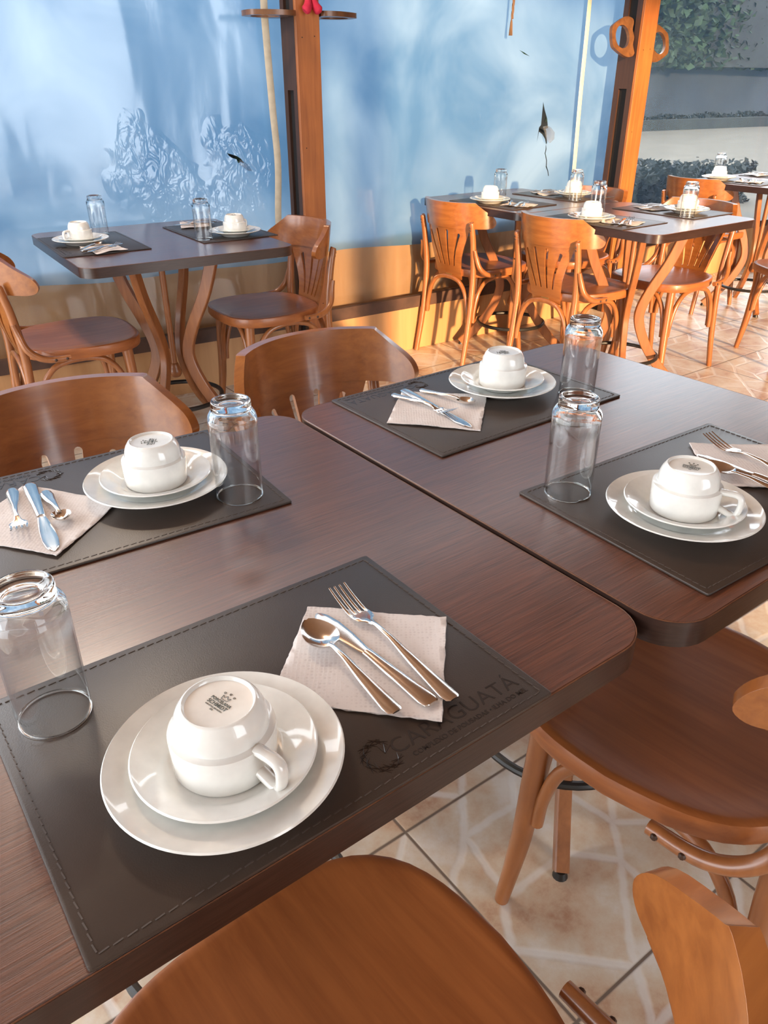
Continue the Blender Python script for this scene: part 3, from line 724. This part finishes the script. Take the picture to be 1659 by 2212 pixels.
# ------------------------------------------------------------------ table
def table(label, cx, cy, rz, w, d, z=0.75, group='restaurant tables', leg_rot=45):
    root = thing('restaurant_table', label, 'table', (cx, cy, 0), rz, group)
    o_ = rrect(w, d, 0.055, 8)
    bm = bmesh.new(); prism(bm, rrect(w-0.003, d-0.003, 0.0535, 8), z-0.030, z, 0.0008, 1); obj('tabletop', bm, M['tabletop'], root)
    bm = bmesh.new()
    a = rrect(w, d, 0.055, 8); b = rrect(w-0.0032, d-0.0032, 0.0534, 8); n = len(a)
    R_ = [[bm.verts.new((*p, zz)) for p in q] for q, zz in ((b, z-0.033), (a, z-0.033), (a, z-0.0012), (b, z-0.0006))]
    for k in range(3):
        for i in range(n): bm.faces.new((R_[k][i], R_[k][(i+1) % n], R_[k+1][(i+1) % n], R_[k+1][i]))
    obj('edge_band', bm, M['edge'], root, ang=50)
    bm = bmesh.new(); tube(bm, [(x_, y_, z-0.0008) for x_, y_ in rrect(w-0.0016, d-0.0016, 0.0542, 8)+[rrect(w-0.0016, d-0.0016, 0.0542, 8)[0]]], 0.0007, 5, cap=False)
    obj('rim_line', bm, M['edge_warm'], root)  # thin paler line along the top edge
    # four bent legs
    for k in range(4):
        an = R(leg_rot)+k*PI/2; c, s = math.cos(an), math.sin(an)
        prof = [(0.215, z-0.034), (0.205, z-0.075), (0.165, 0.56), (0.105, 0.44), (0.072, 0.35), (0.075, 0.28), (0.120, 0.18), (0.190, 0.085), (0.262, 0.012)]
        P = catmull([(r*c, r*s, zz) for r, zz in prof], 5)
        bm = bmesh.new(); T = Vector((-s, c, 0)); rings = []
        for i, p in enumerate(P):
            t = (P[min(i+1, len(P)-1)]-P[max(i-1, 0)]).normalized(); Nn = t.cross(T).normalized()
            rings.append([bm.verts.new(p+Nn*x+T*y) for x, y in ((-0.022, -0.010), (-0.019, -0.013), (0.019, -0.013), (0.022, -0.010), (0.022, 0.010), (0.019, 0.013), (-0.019, 0.013), (-0.022, 0.010))])
        for q, q2 in zip(rings, rings[1:]):
            for i in range(8): bm.faces.new((q[i], q[(i+1) % 8], q2[(i+1) % 8], q2[i]))
        bm.faces.new(rings[0][::-1]); bm.faces.new(rings[-1])
        lg = obj('leg', bm, M['base_wood'], root, ang=30)
        bm = bmesh.new(); bmesh.ops.create_cone(bm, cap_ends=True, segments=14, radius1=0.014, radius2=0.010, depth=0.014, matrix=Matrix.Translation((0.262*c, 0.262*s, 0.007)))
        obj('glide', bm, M['iron'], lg)
    bm = bmesh.new()
    pts = [(0.175*math.cos(2*PI*k/48), 0.175*math.sin(2*PI*k/48), 0.135) for k in range(49)]
    tube(bm, pts, 0.009, 10, cap=False); obj('footrest_ring', bm, M['iron'], root)
    bm = bmesh.new(); tube(bm, [(0, 0, 0.24), (0, 0, z-0.05)], 0.012, 12)
    lathe(bm, smooth2([(0.0, 0.215), (0.018, 0.22), (0.026, 0.24), (0.020, 0.26), (0.014, 0.275), (0.0, 0.28)], 3), 16); obj('centre_rod', bm, M['base_wood'], root)
    bm = bmesh.new()
    for k in range(2):
        an = R(leg_rot)+k*PI/2; c, s = math.cos(an), math.sin(an)
        tube(bm, [(-0.21*c, -0.21*s, z-0.040), (0.21*c, 0.21*s, z-0.040)], 0.012, 8, flat=0.5)
    obj('cross_bracket', bm, M['iron'], root)
    return root

OR = Vector((0.29, 0.648)); TA = 0.6452; TE = Vector((math.cos(TA), math.sin(TA))); TN = Vector((-TE.y, TE.x))
def tp(x, y): p = OR+TE*x+TN*y; return (p.x, p.y)
tabA = table('dark brown table nearest the camera on the left of the joined pair', *tp(-0.357, 0.390), TA, 0.711, 0.781)
tabB = table('dark brown table on the right of the near joined pair', *tp(0.357, 0.368), TA, 0.711, 0.781, z=0.754)
tabC = table('lone dark table standing by the left blue curtain', -0.846, 3.000, R(33), 0.751, 0.80)
a_ = R(-53.4); ux, uy = math.cos(a_), math.sin(a_)
tabE = table('background table with grey lit edge, nearer one of the far joined pair', 0.898+0.360*ux, 3.855+0.360*uy, a_, 0.716, 0.71)
tabD = table('background table against the blue curtain, farther one of the joined pair', 0.898-0.360*ux, 3.855-0.360*uy, a_, 0.716, 0.71)
tabF = table('farthest table at the right edge before the clear curtain', 2.33, 4.99, a_, 0.72, 0.75)

# ------------------------------------------------------------------ chairs
CH = 'bentwood chairs around the tables'
def chair_at(x, y, deg, label):
    global proto
    if proto is None:
        proto = make_chair(label); proto.location = (x, y, 0); proto.rotation_euler = (0, 0, R(deg)); proto['group'] = CH; return proto
    return dup(proto, (x, y, 0), R(deg), label, CH)
proto = None
MD = math.degrees(TA)
x, y = tp(-0.435, -0.035); chair_at(x, y, MD+4, 'nearest bentwood chair, reddish seat at the bottom of the view')
x, y = tp(0.250, 0.075); chair_at(x, y, MD+6, 'bentwood chair tucked under the right near table, broad seat in plain view')
x, y = tp(-0.313, 0.828); chair_at(x, y, MD+180, 'bentwood chair facing us across the near left table, cut by the left edge')
x, y = tp(0.226, 0.825); chair_at(x, y, MD+180, 'bentwood chair facing us across the near right table, left of the cup')
chair_at(0.49, 4.09, 36.6-90+2, 'left of the two sunlit chairs with backs to us at the far joined tables')
chair_at(0.886, 3.580, 36.6-90, 'right of the two sunlit chairs with backs to us at the far joined tables')
chair_at(1.34, 3.78, 36.6+90, 'chair on the right of the far joined tables, dark slotted back above table')
chair_at(0.98, 4.30, 36.6+90, 'chair on the far side of the joined tables, before the orange post')
chair_at(-0.50, 3.20, 33+90, 'chair at the right of the lone curtain table, close to the near post')
chair_at(-1.13, 2.78, 33-90, 'chair at the left of the lone curtain table, cut by the left edge')
chair_at(2.02, 5.10, 36.6-90, 'sunlit chair with its back to us at the farthest right table')
chair_at(2.10, 3.95, 36.6+60, 'chair cut by the right edge beyond the far joined tables')

# ------------------------------------------------------------------ tableware makers
ML, MDp = 0.433, 0.301
def make_mat(label):
    root = thing('leather_placemat', label, 'placemat')
    bm = bmesh.new(); prism(bm, rrect(ML, MDp, 0.003, 2), 0.0, 0.0036, 0.0010, 2); obj('leather_panel', bm, M['leather'], root)
    bm = bmesh.new(); z = 0.00375; ins = 0.008; st = 0.0095
    for (x0, y0, x1, y1) in ((-ML/2+ins, -MDp/2+ins, ML/2-ins, -MDp/2+ins), (ML/2-ins, -MDp/2+ins, ML/2-ins, MDp/2-ins), (ML/2-ins, MDp/2-ins, -ML/2+ins, MDp/2-ins), (-ML/2+ins, MDp/2-ins, -ML/2+ins, -MDp/2+ins)):
        d = Vector((x1-x0, y1-y0)); n = int(d.length/st); d = d/n; a = math.atan2(d.y, d.x)
        for k in range(n):
            mt = Matrix.Translation((x0+d.x*(k+.5), y0+d.y*(k+.5), z)) @ Matrix.Rotation(a+0.12, 4, 'Z')
            box(bm, -0.0036, 0.0036, -0.00055, 0.00055, -0.0003, 0.00035, mt)
    obj('stitching', bm, M['stitch'], root, smooth=False)
    bm = bmesh.new(); z = 0.0037
    text_bm(bm, 'CARAGUATÁ', 0.0245, (ML/2-0.016, -MDp/2+0.0265, z), 0, 0.00015, 'RIGHT', 1.0, -0.0002)
    text_bm(bm, 'COMPLEXO DE POUSADAS • ILHA DO MEL', 0.0074, (ML/2-0.016, -MDp/2+0.0160, z), 0, 0.00015, 'RIGHT', 0.96, 0.0001)
    # wreath of pointed leaves left of the lettering
    cx, cy = ML/2-0.016-0.158, -MDp/2+0.034
    for k in range(13):
        a = R(55)+k*R(21); r = 0.0135+0.002*(k % 2)
        p = Vector((cx+r*math.cos(a), cy+r*math.sin(a), z)); t = Vector((-math.sin(a), math.cos(a), 0)); o = Vector((math.cos(a), math.sin(a), 0))
        for sg in (0.35, -0.35, 1.0):
            d = (t+o*sg).normalized()
            tube(bm, catmull([tuple(p-d*0.006), tuple(p+o*0.0015), tuple(p+d*0.007)], 3), [0.0001, 0.0006, 0.0001], 5)
    for a in (0.5, 1.1, 1.7):
        tube(bm, [(cx+0.004, cy, z), (cx+0.004+0.010*math.cos(a), cy+0.010*math.sin(a), z)], [0.0006, 0.0002], 5)
    obj('pressed_lettering', bm, M['deboss'], root, smooth=False)
    return root
def make_plate(label, r, h, name='dinner_plate'):
    bm = bmesh.new(); f = r*0.52
    prof = [(0, 0.0035), (f*0.8, 0.0035), (f*0.93, 0.0), (f, 0.0005), (f+0.003, 0.003), (r*0.74, h*0.55), (r*0.97, h-0.0028), (r, h-0.0008), (r-0.0012, h+0.0006), (r*0.94, h-0.0016), (r*0.76, h*0.60+0.0035), (r*0.66, h*0.42+0.0028), (r*0.55, 0.0074), (r*0.3, 0.0068), (0, 0.0068)]
    if name == 'saucer':
        prof = [(0, 0.003), (f*0.75, 0.003), (f*0.9, 0.0), (f*0.97, 0.0005), (f+0.004, 0.004), (r*0.80, h*0.70), (r*0.97, h-0.0025), (r, h-0.0008), (r-0.0012, h+0.0005), (r*0.93, h-0.0016), (r*0.80, h*0.72+0.002), (r*0.66, 0.0085), (r*0.6, 0.0066), (r*0.3, 0.0062), (0, 0.0062)]
    lathe(bm, prof, 96)
    return obj(name, bm, M['porcelain'], ang=60)
def make_cup(label):
    root = thing('upturned_cup', label, 'cup')
    prof = [(0.0385, 0.0), (0.0412, 0.0004), (0.0425, 0.003), (0.0428, 0.020), (0.0432, 0.0335), (0.0428, 0.0358), (0.0395, 0.0366), (0.0380, 0.0376), (0.0376, 0.0430), (0.0364, 0.0500), (0.0338, 0.0560), (0.0312, 0.0597), (0.0300, 0.0611), (0.0288, 0.0614), (0.0277, 0.0604), (0.0268, 0.0586), (0.018, 0.0580), (0, 0.0578)]
    inner = [(0, 0.0540), (0.022, 0.0540), (0.0300, 0.0515), (0.0345, 0.042), (0.0375, 0.034), (0.0390, 0.004)]
    bm = bmesh.new(); lathe(bm, prof+inner, 96, closed=False)
    # bridge mouth ring
    body = obj('cup_body', bm, M['porcelain'], root, ang=40)
    bm = bmesh.new()
    # angular handle on +x, cross section flat; mouth at z=0
    P = [(0.0400, 0, 0.0345), (0.0500, 0, 0.0352), (0.0590, 0, 0.0350), (0.0640, 0, 0.0325), (0.0660, 0, 0.0270), (0.0655, 0, 0.0170), (0.0635, 0, 0.0095), (0.0590, 0, 0.0070), (0.0520, 0, 0.0085), (0.0400, 0, 0.0130)]
    P = catmull(P, 3); tube(bm, P, 0.0040, 14, flat=1.45, up=(0, 1, 0))
    h = obj('handle', bm, M['porcelain'], root, ang=60); 
    bm = bmesh.new(); z = 0.0583
    text_bm(bm, 'PORCELANA', 0.0040, (0, 0.0012, z), 0, 0.00004, 'CENTER', 0.95, 0.00008)
    text_bm(bm, 'SCHMIDT', 0.0052, (0, -0.0034, z), 0, 0.00004, 'CENTER', 0.95, 0.00008)
    text_bm(bm, 'INDUSTRIA BRASILEIRA', 0.0018, (0, -0.0060, z), 0, 0.00004, 'CENTER', 1.0, 0.00003)
    text_bm(bm, '202', 0.0022, (0, -0.0085, z), 0, 0.00004, 'CENTER', 1.0, 0.00003)
    cr = [(-0.0032, 0.0052), (0.0032, 0.0052), (0.0042, 0.0092), (0.0018, 0.0074), (0, 0.0100), (-0.0018, 0.0074), (-0.0042, 0.0092), (-0.0032, 0.0052)]
    for p, q in zip(cr, cr[1:]): tube(bm, [(*p, z), (*q, z)], 0.00022, 4)
    for dx in (-0.0052, 0, 0.0052):
        cy = 0.0115 if dx else 0.0128
        tube(bm, [(dx+0.0009*math.cos(k*PI/5), cy+0.0009*math.sin(k*PI/5), z) for k in range(11)], 0.00022, 4)
    obj('maker_stamp', bm, M['ink'], root, smooth=False)
    return root
def make_glass():
    outer = smooth2([(0.0312, 0.0), (0.0320, 0.0020), (0.0318, 0.004), (0.0322, 0.05), (0.0324, 0.100), (0.0325, 0.113)], 3)[:-1] + smooth2([(0.0325, 0.113), (0.0316, 0.1195), (0.0285, 0.1250), (0.0262, 0.1285), (0.0262, 0.1345), (0.0258, 0.1385), (0.0243, 0.1398)], 3)
    bot = [(0.0205, 0.1385), (0.0185, 0.1362), (0.010, 0.1352), (0, 0.1350)]
    inner = [(0, 0.1268), (0.016, 0.1262), (0.0225, 0.1235), (0.0275, 0.1180), (0.0300, 0.112), (0.0308, 0.100), (0.0308, 0.05), (0.0303, 0.003), (0.0304, 0.0)]
    bm = bmesh.new(); lathe(bm, outer+bot+smooth2(inner, 3), 72, closed=True)
    o = obj('upturned_glass', bm, M['glass'], ang=70); return o

# cutlery: lies along +x (head at +x end, handle at 0), resting near z=0
def bar_loft(bm, secs, closed=True):
    """secs: (x, half width, zc, thick, sag) flat-oval sections"""
    rings = []
    for x, w, z, t, sag in secs:
        ring = []
        for k in range(12):
            a = 2*PI*k/12; y = math.cos(a)*w
            zz = z + math.sin(a)*t + (y*y/(w*w+1e-9))*sag
            ring.append(bm.verts.new((x, y, zz)))
        rings.append(ring)
    for a, b in zip(rings, rings[1:]):
        for k in range(12): bm.faces.new((a[k], a[(k+1) % 12], b[(k+1) % 12], b[k]))
    bm.faces.new(rings[0][::-1]); bm.faces.new(rings[-1])
def interp(keys, n):
    out = []
    for i in range(n+1):
        t = i/n*(len(keys)-1); k = min(int(t), len(keys)-2); f = t-k; f2 = f
        out.append(tuple(keys[k][j]*(1-f2)+keys[k+1][j]*f2 for j in range(len(keys[0]))))
    return out
def handle_secs(Lh, wmax):
    k = [(0.0, wmax*0.55, 0.0042, 0.0010, -0.0004), (0.003, wmax*0.9, 0.0040, 0.0013, -0.001), (0.012, wmax, 0.0040, 0.0015, -0.0014), (Lh*0.45, wmax*0.72, 0.0062, 0.0017, -0.0012), (Lh*0.75, wmax*0.42, 0.0090, 0.0018, -0.0005), (Lh*0.93, 0.0026, 0.0085, 0.0019, 0.0), (Lh, 0.0028, 0.0072, 0.0017, 0.0)]
    return k
def make_spoon(Lt, name='spoon'):
    Lb = Lt*0.31; Lh = Lt-Lb; W = Lb*0.37
    bm = bmesh.new(); bar_loft(bm, handle_secs(Lh+0.004, 0.0085))
    n, m_ = 16, 14; top = []; bot = []
    for i in range(n+1):
        t = i/n; w = W*math.sin(PI*(0.03+0.95*t)**0.82)**0.62 if 0 < t < 1 else W*0.12
        x = Lh+Lb*t; rimz = 0.0075+0.0025*t; dep = 0.0075*math.sin(PI*min(1, t*0.9+0.06))
        r1 = []; r2 = []
        for j in range(m_+1):
            q = -1+2*j/m_; z = rimz-dep*(1-q*q); r1.append(bm.verts.new((x, q*w, z+0.0005))); r2.append(bm.verts.new((x, q*w, z-0.0005)))
        top.append(r1); bot.append(r2)
    for i in range(n):
        for j in range(m_):
            bm.faces.new((top[i][j], top[i+1][j], top[i+1][j+1], top[i][j+1])); bm.faces.new((bot[i][j], bot[i][j+1], bot[i+1][j+1], bot[i+1][j]))
        for j in (0, m_): bm.faces.new((top[i][j], top[i+1][j], bot[i+1][j], bot[i][j]))
    for i in (0, n):
        for j in range(m_): bm.faces.new((top[i][j], top[i][j+1], bot[i][j+1], bot[i][j]))
    return obj(name, bm, M['steel'], ang=60)
def make_fork(Lt, name='fork'):
    Lh = Lt*0.66; Wd = 0.0115
    bm = bmesh.new(); bar_loft(bm, handle_secs(Lh, 0.0085))
    # root of the head
    x1 = Lh+Lt*0.09
    zf = lambda x: 0.0070-0.0042*math.sin(min(1, (x-Lh)/(Lt*0.14))*PI/2)+0.0105*max(0, (x-Lh-Lt*0.14)/(Lt*0.20))**1.4
    bar_loft(bm, [(Lh-0.004, 0.0028, 0.0078, 0.0016, 0), (Lh+0.006, 0.0050, zf(Lh+0.006), 0.0013, 0), (Lh+0.011, 0.0100, zf(Lh+0.011), 0.0011, 0.0008), (x1, Wd, zf(x1), 0.0010, 0.001), (x1+0.006, Wd, zf(x1+0.006), 0.0010, 0.001)])
    for k in range(4):
        yc = -0.0094+k*0.00627; secs = []
        for i in range(9):
            t = i/8; x = x1+0.004+(Lt-x1-0.004)*t; secs.append((x, 0.0020*(1-0.45*t), zf(x)+0.001*(yc/0.0115)**2, 0.0009*(1-0.4*t), 0))
        rings = []
        for x, w, z, t, s in secs: rings.append([bm.verts.new((x, yc+w*math.cos(2*PI*q/8), z+t*math.sin(2*PI*q/8))) for q in range(8)])
        for a, b in zip(rings, rings[1:]):
            for q in range(8): bm.faces.new((a[q], a[(q+1) % 8], b[(q+1) % 8], b[q]))
        bm.faces.new(rings[0][::-1]); bm.faces.new(rings[-1])
    return obj(name, bm, M['steel'], ang=60)
def make_knife(Lt, name='table_knife'):
    Lh = Lt*0.53; bm = bmesh.new()
    bar_loft(bm, [(0, 0.0060, 0.0030, 0.0018, 0), (0.002, 0.0082, 0.0030, 0.0026, 0), (0.010, 0.0096, 0.0031, 0.0029, 0), (Lh*0.5, 0.0076, 0.0033, 0.0030, 0), (Lh*0.92, 0.0060, 0.0034, 0.0030, 0), (Lh, 0.0058, 0.0034, 0.0026, 0)])
    bar_loft(bm, [(Lh-0.001, 0.0046, 0.0030, 0.0012, 0), (Lh+0.010, 0.0062, 0.0026, 0.0008, 0), (Lt*0.72, 0.0088, 0.0022, 0.0007, 0), (Lt*0.85, 0.0096, 0.0020, 0.0006, 0), (Lt*0.94, 0.0078, 0.0018, 0.0006, 0), (Lt*0.985, 0.0045, 0.0017, 0.0005, 0), (Lt, 0.0015, 0.0016, 0.0004, 0)])
    return obj(name, bm, M['steel'], ang=60)
def make_napkin(poly, seed, fancy=0.0):
    """poly: four corners in local metres around 0"""
    rnd = random.Random(seed); cx = sum(p[0] for p in poly)/4; cy = sum(p[1] for p in poly)/4
    n = 22; bm = bmesh.new(); P = [Vector(p) for p in poly]; top = []
    for lay, (z0, k) in enumerate(((0.0006, 1.0), (0.0014, 0.992))):
        g = []
        for i in range(n+1):
            row = []
            for j in range(n+1):
                u, v = i/n, j/n; p = P[0].lerp(P[1], u).lerp(P[3].lerp(P[2], u), v)
                e = min(u, 1-u, v, 1-v)
                wv = 0.0007*math.sin(u*9+seed)*math.sin(v*7+seed*2)+fancy*(0.5+0.5*math.sin(u*8+v*3+seed))
                cu = 0.0022*max(0, 1-e*9)*(0.5+0.5*math.sin(u*5+v*8+seed))
                ed = 0.0008*rnd.uniform(-1, 1) if e == 0 else 0
                row.append(bm.verts.new((cx+(p.x-cx)*k+ed, cy+(p.y-cy)*k+ed, z0+abs(wv)+cu+lay*0.0004)))
            g.append(row)
        for i in range(n):
            for j in range(n): bm.faces.new((g[i][j], g[i+1][j], g[i+1][j+1], g[i][j+1]))
        top.append(g)
    a, b = top
    for i in range(n):
        for q in ((0, 1), (n, -1)):
            bm.faces.new((a[i][q[0]], a[i+1][q[0]], b[i+1][q[0]], b[i][q[0]])); bm.faces.new((a[q[0]][i], a[q[0]][i+1], b[q[0]][i+1], b[q[0]][i]))
    return obj('paper_napkin', bm, M['napkin'], ang=60)

PM = {}
def place(kind, maker, loc, rz, label, cat, group, tilt=None):
    if kind not in PM:
        o = maker(); PM[kind] = o; o['category'] = cat
        o.location = loc; o.rotation_euler = (0, 0, rz); o['label'] = label; o['group'] = group
    else: o = dup(PM[kind], loc, rz, label, group)
    if tilt: o.rotation_euler = (tilt[0], tilt[1], rz)
    return o

def setting(where, zt, matc, matdeg, plate, glass, hdeg, nap, forkp, knifep, spoonp, big=False, fancy=0.0, seed=1, kspoon=0.0, stamp=None):
    """all xy in metres; nap = four corners; cutlery given as (handle end, head end)"""
    place('mat', lambda: make_mat(''), (*matc, zt), R(matdeg), 'dark stitched leather placemat '+where, 'placemat', 'leather placemats')
    z = zt+0.0040
    place('plate', lambda: make_plate('', 0.0975, 0.0215), (*plate, z), 0, 'white dinner plate '+where, 'plate', 'white dinner plates')
    place('saucer', lambda: make_plate('', 0.0755, 0.0200, 'saucer'), (*plate, z+0.0073), 0, 'white saucer on dinner plate '+where, 'saucer', 'white saucers')
    place('cup', lambda: make_cup(''), (*plate, z+0.0140), R(hdeg), 'upturned white cup '+where, 'cup', 'upturned white cups')
    place('glass', lambda: make_glass(), (*glass, z), R(seed*23), 'upturned clear glass '+where, 'glass', 'upturned drinking glasses')
    cx = sum(p[0] for p in nap)/4; cy = sum(p[1] for p in nap)/4
    n = make_napkin([(p[0]-cx, p[1]-cy) for p in nap], seed, fancy); n.location = (cx, cy, z-0.0001)
    tag(n, 'white paper napkin '+where, 'napkin', 'paper napkins')
    zc = z+0.0030+fancy
    for nm, (h, t), mk, ln in (('fork', forkp, make_fork, None), ('knife', knifep, make_knife, None), ('spoon', spoonp, make_spoon, None)):
        h = Vector(h); t = Vector(t); ln = (t-h).length; key = '%s%.3f' % (nm, round(ln/0.012)*0.012)
        up = kspoon if nm == 'spoon' else 0.0
        d = t-h; rz = math.atan2(d.y, d.x)
        place(key, lambda: mk(round(ln/0.012)*0.012), (h.x, h.y, zc+up), rz, 'stainless %s on napkin %s' % (nm, where), nm, 'stainless %ss' % nm)

def mpose(x, y, th, flip=False):
    px, py = tp(x, y); return (px, py), math.degrees(TA+th)+(180 if flip else 0)
c1, d1 = mpose(-0.383, 0.150, -0.0047); c2, d2 = mpose(-0.372, 0.636, -0.058, True)
c3, d3 = mpose(0.307, 0.142, -0.036); c4, d4 = mpose(0.303, 0.606, 0.010, True)
setting('at the nearest setting, lower left', 0.7503, c1, d1, (-0.130, 0.454), (-0.297, 0.518), -38,
        [(-0.083, 0.677), (0.066, 0.660), (0.051, 0.505), (-0.105, 0.535)], ((0.064, 0.530), (-0.049, 0.693)), ((0.044, 0.525), (-0.074, 0.665)), ((0.011, 0.509), (-0.079, 0.634)), seed=1, kspoon=0.0045)
setting('on the far side of the near left table', 0.7503, c2, d2, (-0.318, 0.962), (-0.200, 0.943), 95,
        [(-0.508, 0.970), (-0.360, 0.921), (-0.393, 0.781), (-0.545, 0.828)], ((-0.518, 0.949), (-0.450, 0.817)), ((-0.501, 0.966), (-0.399, 0.790)), ((-0.469, 0.942), (-0.406, 0.850)), seed=2)
setting('at the right front of the near right table', 0.7543, c3, d3, (0.386, 0.872), (0.253, 0.943), -33,
        [(0.478, 1.106), (0.620, 1.095), (0.608, 0.940), (0.462, 0.962)], ((0.598, 0.930), (0.507, 1.110)), ((0.590, 0.905), (0.470, 1.060)), ((0.563, 0.893), (0.466, 1.010)), seed=3, kspoon=0.003)
setting('at the far end of the near right table', 0.7543, c4, d4, (0.216, 1.350), (0.350, 1.330), 112,
        [(0.033, 1.342), (0.185, 1.313), (0.156, 1.156), (0.004, 1.188)], ((0.016, 1.313), (0.118, 1.212)), ((0.035, 1.337), (0.143, 1.160)), ((0.067, 1.337), (0.153, 1.262)), seed=4)

def bgset(where, matc, matdeg, plate, glass, hdeg, ncen, seed, zt=0.7503):
    a = R(matdeg+20*math.sin(seed*3)); e = Vector((math.cos(a), math.sin(a))); f = Vector((-e.y, e.x)); c = Vector(ncen)
    q = [tuple(c+e*u*0.075+f*v*0.062) for u, v in ((-1, 1), (1, 0.85), (0.95, -1), (-1, -0.8))]
    P = lambda u, v: tuple(c+e*u+f*v)
    setting(where, zt, matc, matdeg, plate, glass, hdeg, q, (P(0.055, -0.085), P(0.015, 0.055)), (P(0.02, -0.09), P(-0.02, 0.085)), (P(-0.015, -0.075), P(-0.055, 0.025)), seed=seed, fancy=0.0035)
bgset('at the left end of the lone curtain table', (-1.059, 2.905), -57, (-1.088, 2.885), (-1.085, 3.085), 235, (-0.975, 2.775), 5)
bgset('at the right end of the lone curtain table', (-0.650, 3.175), 124, (-0.565, 3.065), (-0.668, 2.985), 60, (-0.770, 3.300), 6)
bgset('at the sunlit right hand chair of the far joined tables', (0.929, 3.455), -52.4, (0.868, 3.415), (0.925, 3.560), 235, (0.985, 3.350), 7)
bgset('at the right side of the far joined tables', (1.308, 3.724), 127, (1.345, 3.640), (1.308, 3.525), 30, (1.235, 3.775), 8)
bgset('at the sunlit left hand chair of the far joined tables', (0.576, 4.010), -51.0, (0.512, 3.985), (0.575, 4.110), 100, (0.638, 3.885), 9)
bgset('on the far side of the joined tables by the post', (0.927, 4.290), 128.5, (0.965, 4.215), (0.945, 4.082), 80, (0.850, 4.345), 10)
bgset('on the near side of the farthest right table', (2.12, 4.96), -53.4, (2.005, 5.000), (2.045, 5.115), 80, (2.14, 4.875), 11)
bgset('on the back side of the farthest right table', (2.50, 5.22), 126.6, (2.52, 5.10), (2.44, 5.03), 80, (2.36, 5.28), 12)
